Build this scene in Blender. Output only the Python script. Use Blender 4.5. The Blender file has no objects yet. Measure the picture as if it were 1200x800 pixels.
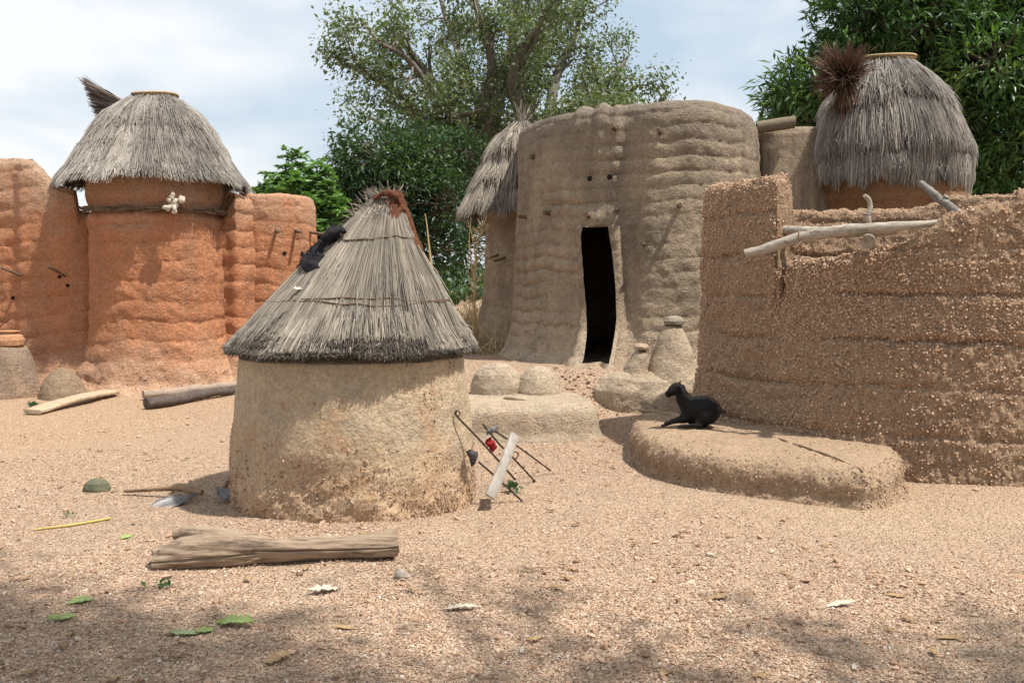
import bpy, math, random
import numpy as np
from mathutils import Vector
random.seed(5); RNG = np.random.default_rng(5)
PI = math.pi
scn = bpy.context.scene
COL = scn.collection
SDX, SDY = .44, -.20
F = 1166.7; TH = math.radians(3.43); EYE = 1.6
CT, ST = math.cos(TH), math.sin(TH)

def ray(px, py):
    u = (px-600)/F; v = (400-py)/F
    return np.array([u, CT+v*ST, -ST+v*CT])
def G(px, py, z=0.0):
    d = ray(px, py); t = (z-EYE)/d[2]; p = d*t
    return (p[0], p[1], z)
def W(px, py, Y):
    d = ray(px, py); t = Y/d[1]; p = d*t
    return (p[0], Y, EYE+p[2])

# ---------------------------------------------------------------- noise
def _h(i, j, k, s):
    n = (i.astype(np.int64)*374761393 + j.astype(np.int64)*668265263 + k.astype(np.int64)*2147483647 + s*974634777) & 0xffffffff
    n = (n ^ (n >> 13))*1274126177 & 0xffffffff
    n = (n ^ (n >> 16))*2246822519 & 0xffffffff
    return ((n ^ (n >> 15)) & 0xffff)/65535.0
def vn(P, sc, seed=0):
    """smooth value noise, -1..1; sc scalar or 3-tuple frequency"""
    Q = np.asarray(P, float)*np.asarray(sc, float)
    I = np.floor(Q).astype(np.int64); f = Q-I; f = f*f*(3-2*f)
    x, y, z = I[..., 0], I[..., 1], I[..., 2]
    r = 0
    for a in (0, 1):
        for b in (0, 1):
            for c in (0, 1):
                w = (f[..., 0] if a else 1-f[..., 0])*(f[..., 1] if b else 1-f[..., 1])*(f[..., 2] if c else 1-f[..., 2])
                r = r+w*_h(x+a, y+b, z+c, seed)
    return r*2-1
def fbm(P, sc, oct=3, seed=0):
    r = 0; a = 1.0; s = np.asarray(sc, float)
    for o in range(oct):
        r = r+a*vn(P, s, seed+o*17); s = s*2.03; a *= .5
    return r/1.75
def sstep(a, b, x):
    t = np.clip((np.asarray(x, float)-a)/(b-a), 0, 1); return t*t*(3-2*t)
def unit(v):
    return v/np.maximum(np.linalg.norm(v, axis=-1, keepdims=True), 1e-9)

# ---------------------------------------------------------------- mesh builder
class MB:
    def __init__(s): s.V = []; s.R = []; s.F = []; s.n = 0
    def add(s, V, F, rnd=0.5, mi=0, smooth=True):
        V = np.asarray(V, float).reshape(-1, 3); F = np.asarray(F, np.int64)
        if len(F) == 0: return
        s.V.append(V); s.R.append(np.broadcast_to(np.asarray(rnd, float), (len(V),)).copy())
        s.F.append((F+s.n, mi, smooth)); s.n += len(V)
    def build(s, name, mats, parent=None, origin=None):
        V = np.concatenate(s.V); R = np.concatenate(s.R)
        if parent is not None:
            o0 = np.array(parent['_w']) if '_w' in parent else np.zeros(3)
        elif origin is not None: o0 = np.array(origin, float)
        else:
            lo, hi = V.min(0), V.max(0); o0 = np.array([(lo[0]+hi[0])/2, (lo[1]+hi[1])/2, lo[2]])
        me = bpy.data.meshes.new(name)
        me.vertices.add(len(V)); me.vertices.foreach_set('co', (V-o0).astype(np.float32).ravel())
        idx = np.concatenate([f.ravel() for f, _, _ in s.F])
        tot = np.concatenate([np.full(len(f), f.shape[1]) for f, _, _ in s.F])
        mi = np.concatenate([np.full(len(f), m) for f, m, _ in s.F])
        sm = np.concatenate([np.full(len(f), k) for f, _, k in s.F])
        st = np.concatenate([[0], np.cumsum(tot)[:-1]])
        me.loops.add(len(idx)); me.loops.foreach_set('vertex_index', idx.astype(np.int32))
        me.polygons.add(len(tot)); me.polygons.foreach_set('loop_start', st.astype(np.int32))
        me.polygons.foreach_set('loop_total', tot.astype(np.int32))
        me.polygons.foreach_set('material_index', mi.astype(np.int32))
        me.polygons.foreach_set('use_smooth', sm.astype(bool))
        a = me.attributes.new('rnd', 'FLOAT', 'POINT'); a.data.foreach_set('value', R.astype(np.float32))
        me.update(calc_edges=True); me.validate()
        for m in (mats if isinstance(mats, (list, tuple)) else [mats]): me.materials.append(m)
        o = bpy.data.objects.new(name, me); COL.objects.link(o)
        if parent is not None: o.parent = parent
        else: o.location = o0
        o['_w'] = [float(x) for x in o0]
        return o

def tag(o, label, cat, group=None, kind=None):
    if label: o['label'] = label
    if cat: o['category'] = cat
    if group: o['group'] = group
    if kind: o['kind'] = kind
    return o
def thing(name, label, cat, loc, group=None):
    o = bpy.data.objects.new(name, None); COL.objects.link(o)
    o.location = loc; o['_w'] = [float(x) for x in loc]
    o.empty_display_size = .1
    return tag(o, label, cat, group)

def gridfaces(nr, ns, closed, mask=None):
    j, i = np.meshgrid(np.arange(nr-1), np.arange(ns if closed else ns-1), indexing='ij')
    i2 = (i+1) % ns
    Fq = np.stack([j*ns+i, j*ns+i2, (j+1)*ns+i2, (j+1)*ns+i], -1)
    if mask is not None: return Fq[mask]
    return Fq.reshape(-1, 4)
def gridnormals(P, closed):
    if closed: du = np.roll(P, -1, 1)-np.roll(P, 1, 1)
    else: du = np.gradient(P, axis=1)
    dv = np.gradient(P, axis=0)
    return unit(np.cross(du, dv))

def catmull(pts, n, closed):
    """dense curve, then arc-length resample to n points; returns (n,2)"""
    P = np.asarray(pts, float); m = len(P); out = []
    rng = range(m) if closed else range(m-1)
    for i in rng:
        if closed: p0, p1, p2, p3 = P[(i-1) % m], P[i], P[(i+1) % m], P[(i+2) % m]
        else: p0, p1, p2, p3 = P[max(i-1, 0)], P[i], P[i+1], P[min(i+2, m-1)]
        t = np.linspace(0, 1, 24, endpoint=False)[:, None]
        out.append(.5*(2*p1+(p2-p0)*t+(2*p0-5*p1+4*p2-p3)*t*t+(3*p1-p0-3*p2+p3)*t**3))
    C = np.concatenate(out)
    C = np.vstack([C, C[:1] if closed else P[-1:]])
    L = np.concatenate([[0], np.cumsum(np.linalg.norm(np.diff(C, axis=0), axis=1))])
    if n is None: return C, L
    u = np.linspace(0, L[-1], n+1)[:-1] if closed else np.linspace(0, L[-1], n)
    return np.stack([np.interp(u, L, C[:, k]) for k in range(C.shape[1])], 1)
def resample(pts, n):
    P = np.asarray(pts, float); L = np.concatenate([[0], np.cumsum(np.linalg.norm(np.diff(P, axis=0), axis=1))])
    u = np.linspace(0, L[-1], n)
    return np.stack([np.interp(u, L, P[:, k]) for k in range(P.shape[1])], 1)
def outn(O, closed=True):
    d = (np.roll(O, -1, 0)-np.roll(O, 1, 0)) if closed else np.gradient(O, axis=0)
    n = np.stack([d[:, 1], -d[:, 0]], 1); return n/np.maximum(np.linalg.norm(n, axis=1, keepdims=True), 1e-9)
def ccw(O):
    a = np.sum(O[:, 0]*np.roll(O[:, 1], -1)-np.roll(O[:, 0], -1)*O[:, 1]); return O if a > 0 else O[::-1]
def circle(cx, cy, r, n, ry=None, a0=0):
    a = np.linspace(0, 2*PI, n, endpoint=False)+a0
    return np.stack([cx+r*np.cos(a), cy+(ry or r)*np.sin(a)], 1)

def loft(O, prof, nr, H=1.0, closed=True, disp=None, z0=0.0):
    """O (ns,2) outline ccw; prof [(offset outward, a, b)] z = z0 + a*H + b"""
    O = np.asarray(O); n = outn(O, closed); H = np.broadcast_to(np.asarray(H, float), (len(O),))
    hm = H.mean(); pr = np.asarray(prof, float)
    q = np.stack([pr[:, 0], pr[:, 1]*hm+pr[:, 2]], 1)
    L = np.concatenate([[0], np.cumsum(np.linalg.norm(np.diff(q, axis=0), axis=1))])
    u = np.linspace(0, L[-1], nr)
    off, a, b = [np.interp(u, L, pr[:, k]) for k in range(3)]
    P = np.zeros((nr, len(O), 3))
    P[..., :2] = O[None]+n[None]*off[:, None, None]
    P[..., 2] = z0+a[:, None]*H[None]+b[:, None]
    N = gridnormals(P, closed)
    if disp is not None:
        d = disp(P, N); P = P+N*d[..., None]
        N = gridnormals(P, closed)
    return P, N
def add_grid(mb, P, closed=True, mask=None, rnd=.5, mi=0, capend=False, capstart=False):
    nr, ns = P.shape[:2]
    mb.add(P.reshape(-1, 3), gridfaces(nr, ns, closed, mask), rnd, mi)
    for flag, row in ((capend, P[-1]), (capstart, P[0][::-1])):
        if flag:
            c = row.mean(0); V = np.vstack([row, c]); k = len(row)
            i = np.arange(k); mb.add(V, np.stack([i, (i+1) % k, np.full(k, k)], 1), rnd, mi)

OCT = np.array([[1, 0, 0], [-1, 0, 0], [0, 1, 0], [0, -1, 0], [0, 0, 1], [0, 0, -1]], float)
OCF = np.array([[0, 2, 4], [2, 1, 4], [1, 3, 4], [3, 0, 4], [2, 0, 5], [1, 2, 5], [3, 1, 5], [0, 3, 5]])
CUB = np.array([[x, y, z] for z in (-1, 1) for y in (-1, 1) for x in (-1, 1)], float)
CUF = np.array([[0, 2, 3, 1], [4, 5, 7, 6], [0, 1, 5, 4], [2, 6, 7, 3], [0, 4, 6, 2], [1, 3, 7, 5]])
def pebbles(mb, C, S, flat=.7, mi=0, rnd=None, smooth=False):
    """distorted stones at centres C with sizes S"""
    n = len(C)
    if n == 0: return
    a = RNG.normal(size=(n, 3, 3)); q, _ = np.linalg.qr(a)
    B = np.where(RNG.random((n, 1, 1)) < 2, OCT[None], 0)*(1+RNG.uniform(-.35, .35, (n, 6, 1)))
    B = B*np.stack([np.ones(n), RNG.uniform(.6, 1, n), RNG.uniform(.45, .8, n)], 1)[:, None, :]
    V = np.einsum('nij,nkj->nki', q, B)*S[:, None, None]
    V[..., 2] *= flat
    V = V+C[:, None, :]
    Fx = (OCF[None]+np.arange(n)[:, None, None]*6).reshape(-1, 3)
    r = RNG.random(n) if rnd is None else rnd
    mb.add(V.reshape(-1, 3), Fx, np.repeat(r, 6), mi, smooth)
def surf_pebbles(mb, P, N, n, s0, s1, sink=.3, mi=0, sel=None, closed=False):
    nr, ns = P.shape[:2]
    j = RNG.integers(0, nr-1, n*3); i = RNG.integers(0, ns-1, n*3)
    if sel is not None:
        k = sel(P[j, i], N[j, i]); k = RNG.random(len(k)) < k; j = j[k]; i = i[k]
    j = j[:n]; i = i[:n]
    a = RNG.random((len(j), 1)); b = RNG.random((len(j), 1))
    i2 = (i+1) % ns
    C = (P[j, i]*(1-a)+P[j, i2]*a)*(1-b)+(P[j+1, i]*(1-a)+P[j+1, i2]*a)*b
    S = s0+(s1-s0)*RNG.random(len(j))**2.5
    pebbles(mb, C+N[j, i]*(S*(.5-sink))[:, None], S, flat=1, mi=mi)

def frames(P):
    T = unit(np.gradient(P, axis=0)); up = np.array([0, 0, 1.]) if abs(T[0][2]) < .9 else np.array([1., 0, 0])
    A = []
    a = unit(np.cross(T[0], up))
    for t in T:
        a = unit(a-t*np.dot(a, t)); A.append(a)
    A = np.array(A); return T, A, np.cross(T, A)
def tube(mb, pts, rad, n=8, rnd=.5, mi=0, cap=True, noise=0, seed=0, squash=None):
    P = np.asarray(pts, float); r = np.broadcast_to(np.asarray(rad, float), (len(P),))
    T, A, B = frames(P); a = np.linspace(0, 2*PI, n, endpoint=False)
    V = P[:, None]+(A[:, None]*np.cos(a)[None, :, None]+B[:, None]*np.sin(a)[None, :, None])*r[:, None, None]
    if noise:
        d = fbm(V, 1/noise[1], 3, seed); V = V+unit(V-P[:, None])*(d*noise[0])[..., None]
    nr = len(P)
    mb.add(V.reshape(-1, 3), gridfaces(nr, n, True)[:, ::-1], rnd, mi)
    if cap:
        for row, c, fl in ((V[0], P[0], 0), (V[-1], P[-1], 1)):
            i = np.arange(n); f = np.stack([i, (i+1) % n, np.full(n, n)], 1)
            if fl: f = f[:, ::-1]
            mb.add(np.vstack([row, c]), f, rnd, mi, False)
    return V
def smooth_path(pts, n): return catmull(pts, n, False)

# ---------------------------------------------------------------- materials
class NT:
    def __init__(s, name):
        s.m = bpy.data.materials.new(name); s.m.use_nodes = True; s.t = s.m.node_tree; s.t.nodes.clear()
        s.out = s.n('ShaderNodeOutputMaterial'); s.b = s.n('ShaderNodeBsdfPrincipled')
        s.t.links.new(s.b.outputs[0], s.out.inputs[0]); s.b.inputs['Roughness'].default_value = .95
        s.b.inputs['Specular IOR Level'].default_value = .15
        s.pos = s.n('ShaderNodeNewGeometry').outputs['Position']
    def n(s, t): return s.t.nodes.new(t)
    def set(s, sock, v):
        if hasattr(v, 'is_linked') or hasattr(v, 'links'): s.t.links.new(v, sock)
        else: sock.default_value = v
    def mapping(s, scale, rot=(0, 0, 0), src=None):
        m = s.n('ShaderNodeMapping'); m.inputs['Scale'].default_value = scale; m.inputs['Rotation'].default_value = rot
        s.t.links.new(src or s.pos, m.inputs[0]); return m.outputs[0]
    def noise(s, sc, det=4, rough=.6, vec=None, dist=0):
        x = s.n('ShaderNodeTexNoise'); x.inputs['Scale'].default_value = sc; x.inputs['Detail'].default_value = det
        x.inputs['Roughness'].default_value = rough; x.inputs['Distortion'].default_value = dist
        s.t.links.new(vec or s.pos, x.inputs['Vector']); return x.outputs[0]
    def vor(s, sc, vec=None, feat='F1', rnd=1):
        x = s.n('ShaderNodeTexVoronoi'); x.inputs['Scale'].default_value = sc; x.feature = feat
        x.inputs['Randomness'].default_value = rnd
        s.t.links.new(vec or s.pos, x.inputs['Vector']); return x
    def ramp(s, fac, stops):
        r = s.n('ShaderNodeValToRGB'); s.set(r.inputs[0], fac); e = r.color_ramp.elements
        while len(e) < len(stops): e.new(.5)
        for k, (p, c) in enumerate(stops):
            e[k].position = p; e[k].color = (*c, 1) if isinstance(c, tuple) else (c, c, c, 1)
        return r.outputs[0]
    def mix(s, f, a, b, mode='MIX'):
        m = s.n('ShaderNodeMix'); m.data_type = 'RGBA'; m.blend_type = mode
        s.set(m.inputs[0], f)
        for k, v in ((6, a), (7, b)): s.set(m.inputs[k], (*v, 1) if isinstance(v, tuple) and len(v) == 3 else v)
        return m.outputs[2]
    def math(s, op, a, b=0.0, clamp=False):
        m = s.n('ShaderNodeMath'); m.operation = op; m.use_clamp = clamp
        s.set(m.inputs[0], a); s.set(m.inputs[1], b); return m.outputs[0]
    def rng(s, v, a, b, c=0., d=1.):
        m = s.n('ShaderNodeMapRange'); s.set(m.inputs[0], v)
        for k, x in zip((1, 2, 3, 4), (a, b, c, d)): m.inputs[k].default_value = x
        return m.outputs[0]
    def xyz(s):
        x = s.n('ShaderNodeSeparateXYZ'); s.t.links.new(s.pos, x.inputs[0]); return x.outputs
    def attr(s, name='rnd'):
        a = s.n('ShaderNodeAttribute'); a.attribute_name = name; return a.outputs['Fac']
    def bump(s, h, dist, strength=1.0, prev=None):
        b = s.n('ShaderNodeBump'); b.inputs['Distance'].default_value = dist; b.inputs['Strength'].default_value = strength
        s.t.links.new(h, b.inputs['Height'])
        if prev is not None: s.t.links.new(prev, b.inputs['Normal'])
        s.t.links.new(b.outputs[0], s.b.inputs['Normal']); return b.outputs[0]
    def color(s, c): s.set(s.b.inputs['Base Color'], (*c, 1) if isinstance(c, tuple) else c); return s.m

def mat_clay(name, a, b, weather=None, wz=(3, 4), foot=None, fz=(0, .6), stain=None, stain_amt=.5, grit=.02, grit_sc=60, gritc=None, patch_sc=1.2, streak=(5, 5, .5), nb=1.0, gmask=None, scar=None):
    t = NT(name); z = t.xyz()[2]
    c = t.mix(t.rng(t.noise(patch_sc, 5, .65), .35, .65), a, b)
    c = t.mix(t.rng(t.noise(9, 6, .75), .3, .7, 0, .6), c, tuple(x*.66 for x in a))
    if stain:
        f = t.math('MULTIPLY', t.rng(t.noise(1, 5, .6, t.mapping(streak)), .45, .7), stain_amt)
        c = t.mix(f, c, stain)
    if weather:
        w = t.math('ADD', z, t.rng(t.noise(2, 4, .7), .2, .8, -.6, .6))
        c = t.mix(t.rng(w, wz[0], wz[1], 0, .85), c, weather)
    if foot:
        w = t.math('ADD', z, t.rng(t.noise(3, 4, .7), .2, .8, -.3, .3))
        c = t.mix(t.rng(w, fz[1], fz[0], 0, .85), c, foot)
    if scar: c = t.mix(t.math('MULTIPLY', t.rng(t.noise(scar[0], 7, .75), .54, .62), .75), c, scar[1])
    v = t.vor(grit_sc)
    vc = t.rng(v.outputs['Color'], 0, 1, .78, 1.2)
    mm = t.n('ShaderNodeMix'); mm.data_type = 'RGBA'; mm.blend_type = 'MULTIPLY'; mm.inputs[0].default_value = 1
    t.set(mm.inputs[6], c); t.set(mm.inputs[7], vc); c = mm.outputs[2]
    if gritc:
        v2 = t.vor(grit_sc*.55)
        f = t.math('MULTIPLY', t.rng(v2.outputs['Color'], .62, .7), t.rng(v2.outputs['Distance'], .42, .3))
        if gmask: f = t.math('MULTIPLY', f, t.rng(t.noise(gmask, 5, .7), .50, .58))
        c = t.mix(t.math('MULTIPLY', f, .8), c, gritc)
    n1 = t.bump(v.outputs['Distance'], -grit*.8, 1)
    n2 = t.bump(t.noise(22, 6, .75), grit*3.2*nb, 1, n1)
    t.bump(t.noise(5, 6, .65), .06, .7*min(nb, 1), n2)
    return t.color(c)

ORANGE = mat_clay('orange_clay', (.57, .26, .135), (.46, .19, .095), weather=(.47, .36, .26), wz=(2.3, 3.6), foot=(.55, .37, .25), fz=(.0, .85), stain=(.33, .19, .12), stain_amt=.6, grit=.012, grit_sc=45)
GREY = mat_clay('grey_brown_clay', (.43, .335, .23), (.28, .215, .155), weather=(.19, .16, .13), wz=(3.0, 4.2), foot=(.46, .36, .26), fz=(.5, 1.5), stain=(.15, .12, .095), stain_amt=.7, grit=.012, grit_sc=40, patch_sc=1.3, streak=(3.5, 3.5, 1.0), nb=.8, scar=(1.7, (.24, .19, .145)))
GREY2 = mat_clay('plain_grey_clay', (.40, .31, .22), (.32, .245, .17), stain=(.11, .09, .07), stain_amt=.75, grit=.006, streak=(6, 6, .4))
PALE = mat_clay('pale_clay', (.56, .45, .33), (.48, .37, .26), stain=(.33, .27, .20), stain_amt=.75, grit=.010, grit_sc=50, gritc=(.50, .33, .21), streak=(3.5, 3.5, 2))
HUT = mat_clay('hut_clay', (.58, .455, .31), (.48, .36, .235), foot=(.46, .30, .185), fz=(0, .65), stain=(.34, .29, .22), stain_amt=.6, grit=.004, nb=1.6, gmask=2.6, scar=(2.3, (.42, .26, .15)), grit_sc=55, streak=(2.5, 2.5, 3), gritc=(.55, .36, .22))
PEBW = mat_clay('pebbly_clay', (.60, .41, .265), (.50, .33, .215), grit=.03, grit_sc=42, gritc=(.50, .34, .235), nb=.6, scar=(1.3, (.42, .27, .175)), stain=(.40, .26, .17), stain_amt=.35, streak=(2, 2, 3))
BENCHM = mat_clay('bench_clay', (.52, .37, .245), (.43, .295, .19), grit=.012, grit_sc=55, gritc=(.52, .36, .24))
JAR = mat_clay('pot_clay', (.50, .27, .15), (.42, .22, .12), stain=(.36, .26, .18), stain_amt=.6, grit=.003, streak=(4, 4, 2))

def mat_peb(name, dark=1.0, tint=None, tf=.5):
    t = NT(name); r = t.attr()
    c = t.ramp(r, [(0, (.20*dark, .12*dark, .08*dark)), (.25, (.36*dark, .22*dark, .14*dark)), (.5, (.46*dark, .30*dark, .20*dark)), (.75, (.50*dark, .365*dark, .265*dark)), (.95, (.55*dark, .43*dark, .34*dark)), (1, (.62*dark, .54*dark, .46*dark))])
    if tint: c = t.mix(tf, c, tint)
    t.bump(t.noise(150, 3), .003, .5)
    t.b.inputs['Specular IOR Level'].default_value = .3; t.b.inputs['Roughness'].default_value = .75
    return t.color(c)
PEB = mat_peb('gravel_stone'); PEBD = mat_peb('wall_pebble', .82); PEBR = mat_peb('brown_wall_pebble', 1.0, (.52, .355, .24), .6)
def mat_straw(name, stops, rough=.8):
    t = NT(name); c = t.ramp(t.attr(), stops)
    c = t.mix(t.rng(t.noise(3, 4, .7), .3, .7, 0, .5), c, tuple(x*.6 for x in stops[1][1]))
    t.b.inputs['Roughness'].default_value = rough; return t.color(c)
STRAW = mat_straw('grey_straw', [(0, (.06, .048, .04)), (.25, (.17, .145, .12)), (.55, (.30, .265, .22)), (.85, (.44, .385, .315)), (1, (.58, .49, .375))])
STRAWW = mat_straw('pale_grey_straw', [(0, (.10, .085, .07)), (.3, (.24, .215, .19)), (.6, (.34, .31, .275)), (.85, (.44, .405, .36)), (1, (.50, .44, .36))])
STRAWD = mat_straw('dark_straw', [(0, (.03, .025, .02)), (.3, (.07, .058, .048)), (.6, (.12, .10, .085)), (.85, (.2, .17, .14)), (1, (.33, .28, .22))])
REED = mat_straw('brown_reed', [(0, (.06, .035, .025)), (.3, (.14, .085, .06)), (.6, (.21, .13, .095)), (.85, (.29, .19, .14)), (1, (.38, .26, .19))])
FAN = mat_straw('grey_brown_reed', [(0, (.05, .04, .035)), (.3, (.12, .095, .08)), (.6, (.18, .15, .125)), (.85, (.25, .2, .17)), (1, (.35, .3, .25))])
DRY = mat_straw('dry_stalk', [(0, (.3, .2, .1)), (.3, (.42, .3, .16)), (.6, (.52, .4, .23)), (.85, (.6, .48, .3)), (1, (.68, .58, .4))])
def mat_wood(name, a, b, c3, sc=(14, 14, 14), bumpd=.006):
    t = NT(name)
    g = t.noise(1, 6, .7, t.mapping(sc), .4)
    c = t.ramp(g, [(.3, c3), (.45, a), (.7, b)])
    c = t.mix(t.rng(t.noise(3, 4), .45, .7, 0, .6), c, a); c = t.mix(t.rng(t.noise(1, 5, .7, t.mapping((2.2, 9, 9))), .56, .68, 0, .75), c, c3)
    t.bump(g, bumpd, 1); return t.color(c)
LOGM = mat_wood('weathered_log', (.27, .195, .135), (.42, .325, .235), (.085, .062, .045), (4, 40, 40), .014)
POLE = mat_wood('silvery_pole', (.34, .295, .24), (.50, .44, .37), (.13, .10, .08), (5, 40, 60), .012)
DARKLOG = mat_wood('dark_bark', (.09, .07, .06), (.15, .12, .1), (.03, .024, .02), (20, 20, 20))
PEGM = mat_wood('peg_wood', (.13, .09, .06), (.2, .14, .1), (.05, .035, .025))
PLANK = mat_wood('grey_plank', (.36, .33, .29), (.47, .43, .38), (.2, .18, .15), (30, 30, 4))
PLANK2 = mat_wood('tan_plank', (.40, .31, .21), (.5, .4, .28), (.24, .18, .12), (4, 30, 30))
HAFT = mat_wood('hoe_handle', (.26, .17, .11), (.36, .25, .16), (.12, .08, .05), (6, 40, 40), .002)
BARK = mat_wood('grey_bark', (.15, .13, .11), (.22, .195, .165), (.065, .055, .045), (4, 4, 1.5), .03)
BARK2 = mat_wood('brown_bark', (.11, .085, .065), (.17, .14, .11), (.05, .04, .03), (5, 5, 2), .03)
def mat_simple(name, c, rough=.8, metal=0, bump=None, vary=.3):
    t = NT(name); t.b.inputs['Roughness'].default_value = rough; t.b.inputs['Metallic'].default_value = metal
    cc = t.mix(t.rng(t.noise(25, 5, .7), .3, .7), c, tuple(x*(1-vary) for x in c))
    if bump: t.bump(t.noise(bump[0], 4), bump[1], 1)
    return t.color(cc)
IRON = mat_simple('rusty_iron', (.10, .07, .055), .6, .3, (80, .002), .5)
STEEL = mat_simple('worn_steel', (.22, .21, .21), .5, .4, (40, .001), .35)
BLACKC = mat_simple('black_cloth', (.022, .02, .024), .85, 0, (120, .003))
BROWNC = mat_simple('brown_cloth', (.16, .065, .035), .85, 0, (90, .004), .6)
REDC = mat_simple('red_cloth', (.30, .02, .02), .85, 0, (90, .003), .6)
PURPC = mat_simple('purple_rag', (.085, .07, .075), .85, 0, (90, .003), .5)
GREYC = mat_simple('grey_rag', (.20, .20, .195), .85, 0, (90, .003), .5)
WHITEP = mat_simple('pale_rag', (.62, .55, .45), .8, 0, (60, .004), .5)
LUMP = mat_simple('olive_lump', (.15, .15, .10), .85, 0, (50, .005), .45)
ROCK = mat_simple('pinkish_rock', (.42, .35, .3), .8, 0, (40, .006), .4)
FUR = mat_simple('black_fur', (.014, .012, .012), .5, 0, (140, .008), .3)
SKINB = mat_simple('black_horny_skin', (.02, .018, .017), .4)
EARM = mat_simple('greyish_ear', (.06, .055, .06), .7)
HOLE_SHADE = mat_simple('painted_hole_shade', (.02, .014, .01), .95)  # near-black colour painted in place of the shade inside wall holes
YEL = mat_simple('yellow_stick', (.55, .42, .12), .6)
TINM = mat_simple('wood_chute', (.22, .18, .12), .7, 0, (30, .004), .4)
ROPE = mat_simple('rope', (.30, .22, .14), .9)
RIM = mat_simple('bent_stick_rim', (.52, .38, .22), .8, 0, (60, .004), .4)

def mat_leaf(name, stops, trans=.35, gloss=.35):
    t = NT(name); c = t.ramp(t.attr(), stops)
    t.b.inputs['Roughness'].default_value = .45; t.b.inputs['Specular IOR Level'].default_value = gloss
    t.color(c)
    tr = t.n('ShaderNodeBsdfTranslucent'); hs = t.mix(1.0, c, (1.1, 1.35, .5), 'MULTIPLY'); t.t.links.new(hs, tr.inputs[0])
    mx = t.n('ShaderNodeMixShader'); mx.inputs[0].default_value = trans
    t.t.links.new(t.b.outputs[0], mx.inputs[1]); t.t.links.new(tr.outputs[0], mx.inputs[2]); t.t.links.new(mx.outputs[0], t.out.inputs[0])
    return t.m
L_BAO = mat_leaf('baobab_leaf', [(0, (.06, .085, .04)), (.4, (.11, .145, .07)), (.8, (.18, .21, .11)), (.96, (.22, .24, .12)), (1, (.32, .25, .12))], .3, .4)
L_NEEM = mat_leaf('dark_green_leaf', [(0, (.024, .045, .022)), (.5, (.042, .08, .034)), (1, (.085, .135, .05))])
L_YOUNG = mat_leaf('bright_green_leaf', [(0, (.08, .16, .04)), (.5, (.14, .26, .07)), (1, (.22, .34, .11))])
L_MANGO = mat_leaf('glossy_mango_leaf', [(0, (.027, .062, .022)), (.45, (.058, .12, .036)), (.8, (.125, .21, .055)), (1, (.24, .31, .09))], .3, .5)
L_GRN = mat_leaf('fresh_green_leaf', [(0, (.18, .26, .07)), (.5, (.30, .38, .12)), (1, (.42, .47, .22))], .2, .3)
L_DARKG = mat_leaf('deep_green_sprig', [(0, (.03, .07, .02)), (1, (.06, .13, .04))], .2)
L_DEAD = mat_simple('dead_leaf', (.42, .28, .15), .8, 0, (60, .003), .45)
L_PALE = mat_simple('pale_dead_leaf', (.55, .48, .38), .8, 0, (60, .003), .3)

# ground material
def mat_ground():
    t = NT('gravelly_earth'); x, y, z = t.xyz()
    v = t.vor(70); v2 = t.vor(33)
    base = t.mix(t.rng(t.noise(.55, 5, .65), .35, .65), (.485, .355, .25), (.43, .315, .225))
    base = t.mix(t.rng(t.noise(3.5, 5, .7), .4, .7, 0, .6), base, (.37, .26, .18)); base = t.mix(t.rng(t.noise(1.1, 6, .6), .55, .68, 0, .7), base, (.55, .42, .30))
    # redder dust towards the orange house on the left
    o = t.math('MULTIPLY', t.rng(x, -1.5, -4.5), t.rng(y, 6.5, 10))
    base = t.mix(t.math('MULTIPLY', o, .7), base, (.54, .35, .215))
    # smooth sand swept against the pebbly wall
    sand = t.math('MULTIPLY', t.rng(x, 1.0, 2.2), t.math('MULTIPLY', t.rng(y, 6.0, 6.9), t.rng(y, 8.8, 8.2)))
    peb = t.ramp(v.outputs['Color'], [(0, (.22, .14, .09)), (.4, (.44, .29, .19)), (.75, (.56, .40, .28)), (1, (.70, .58, .46))])
    f = t.math('MULTIPLY', t.rng(t.noise(1.3, 5, .7), .3, .6, .25, .75), t.math('SUBTRACT', 1.0, t.math('MULTIPLY', sand, .75)))
    f = t.math('MULTIPLY', f, t.math('SUBTRACT', 1.0, t.math('MULTIPLY', o, .5)))
    c = t.mix(f, base, peb)
    c = t.mix(t.math('MULTIPLY', sand, .5), c, (.50, .35, .225))
    n1 = t.bump(v.outputs['Distance'], -.022, 1)
    n2 = t.bump(v2.outputs['Distance'], -.02, .8, n1)
    t.bump(t.noise(8, 6, .7), .03, .7, n2)
    return t.color(c)
GROUNDM = mat_ground()

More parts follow.
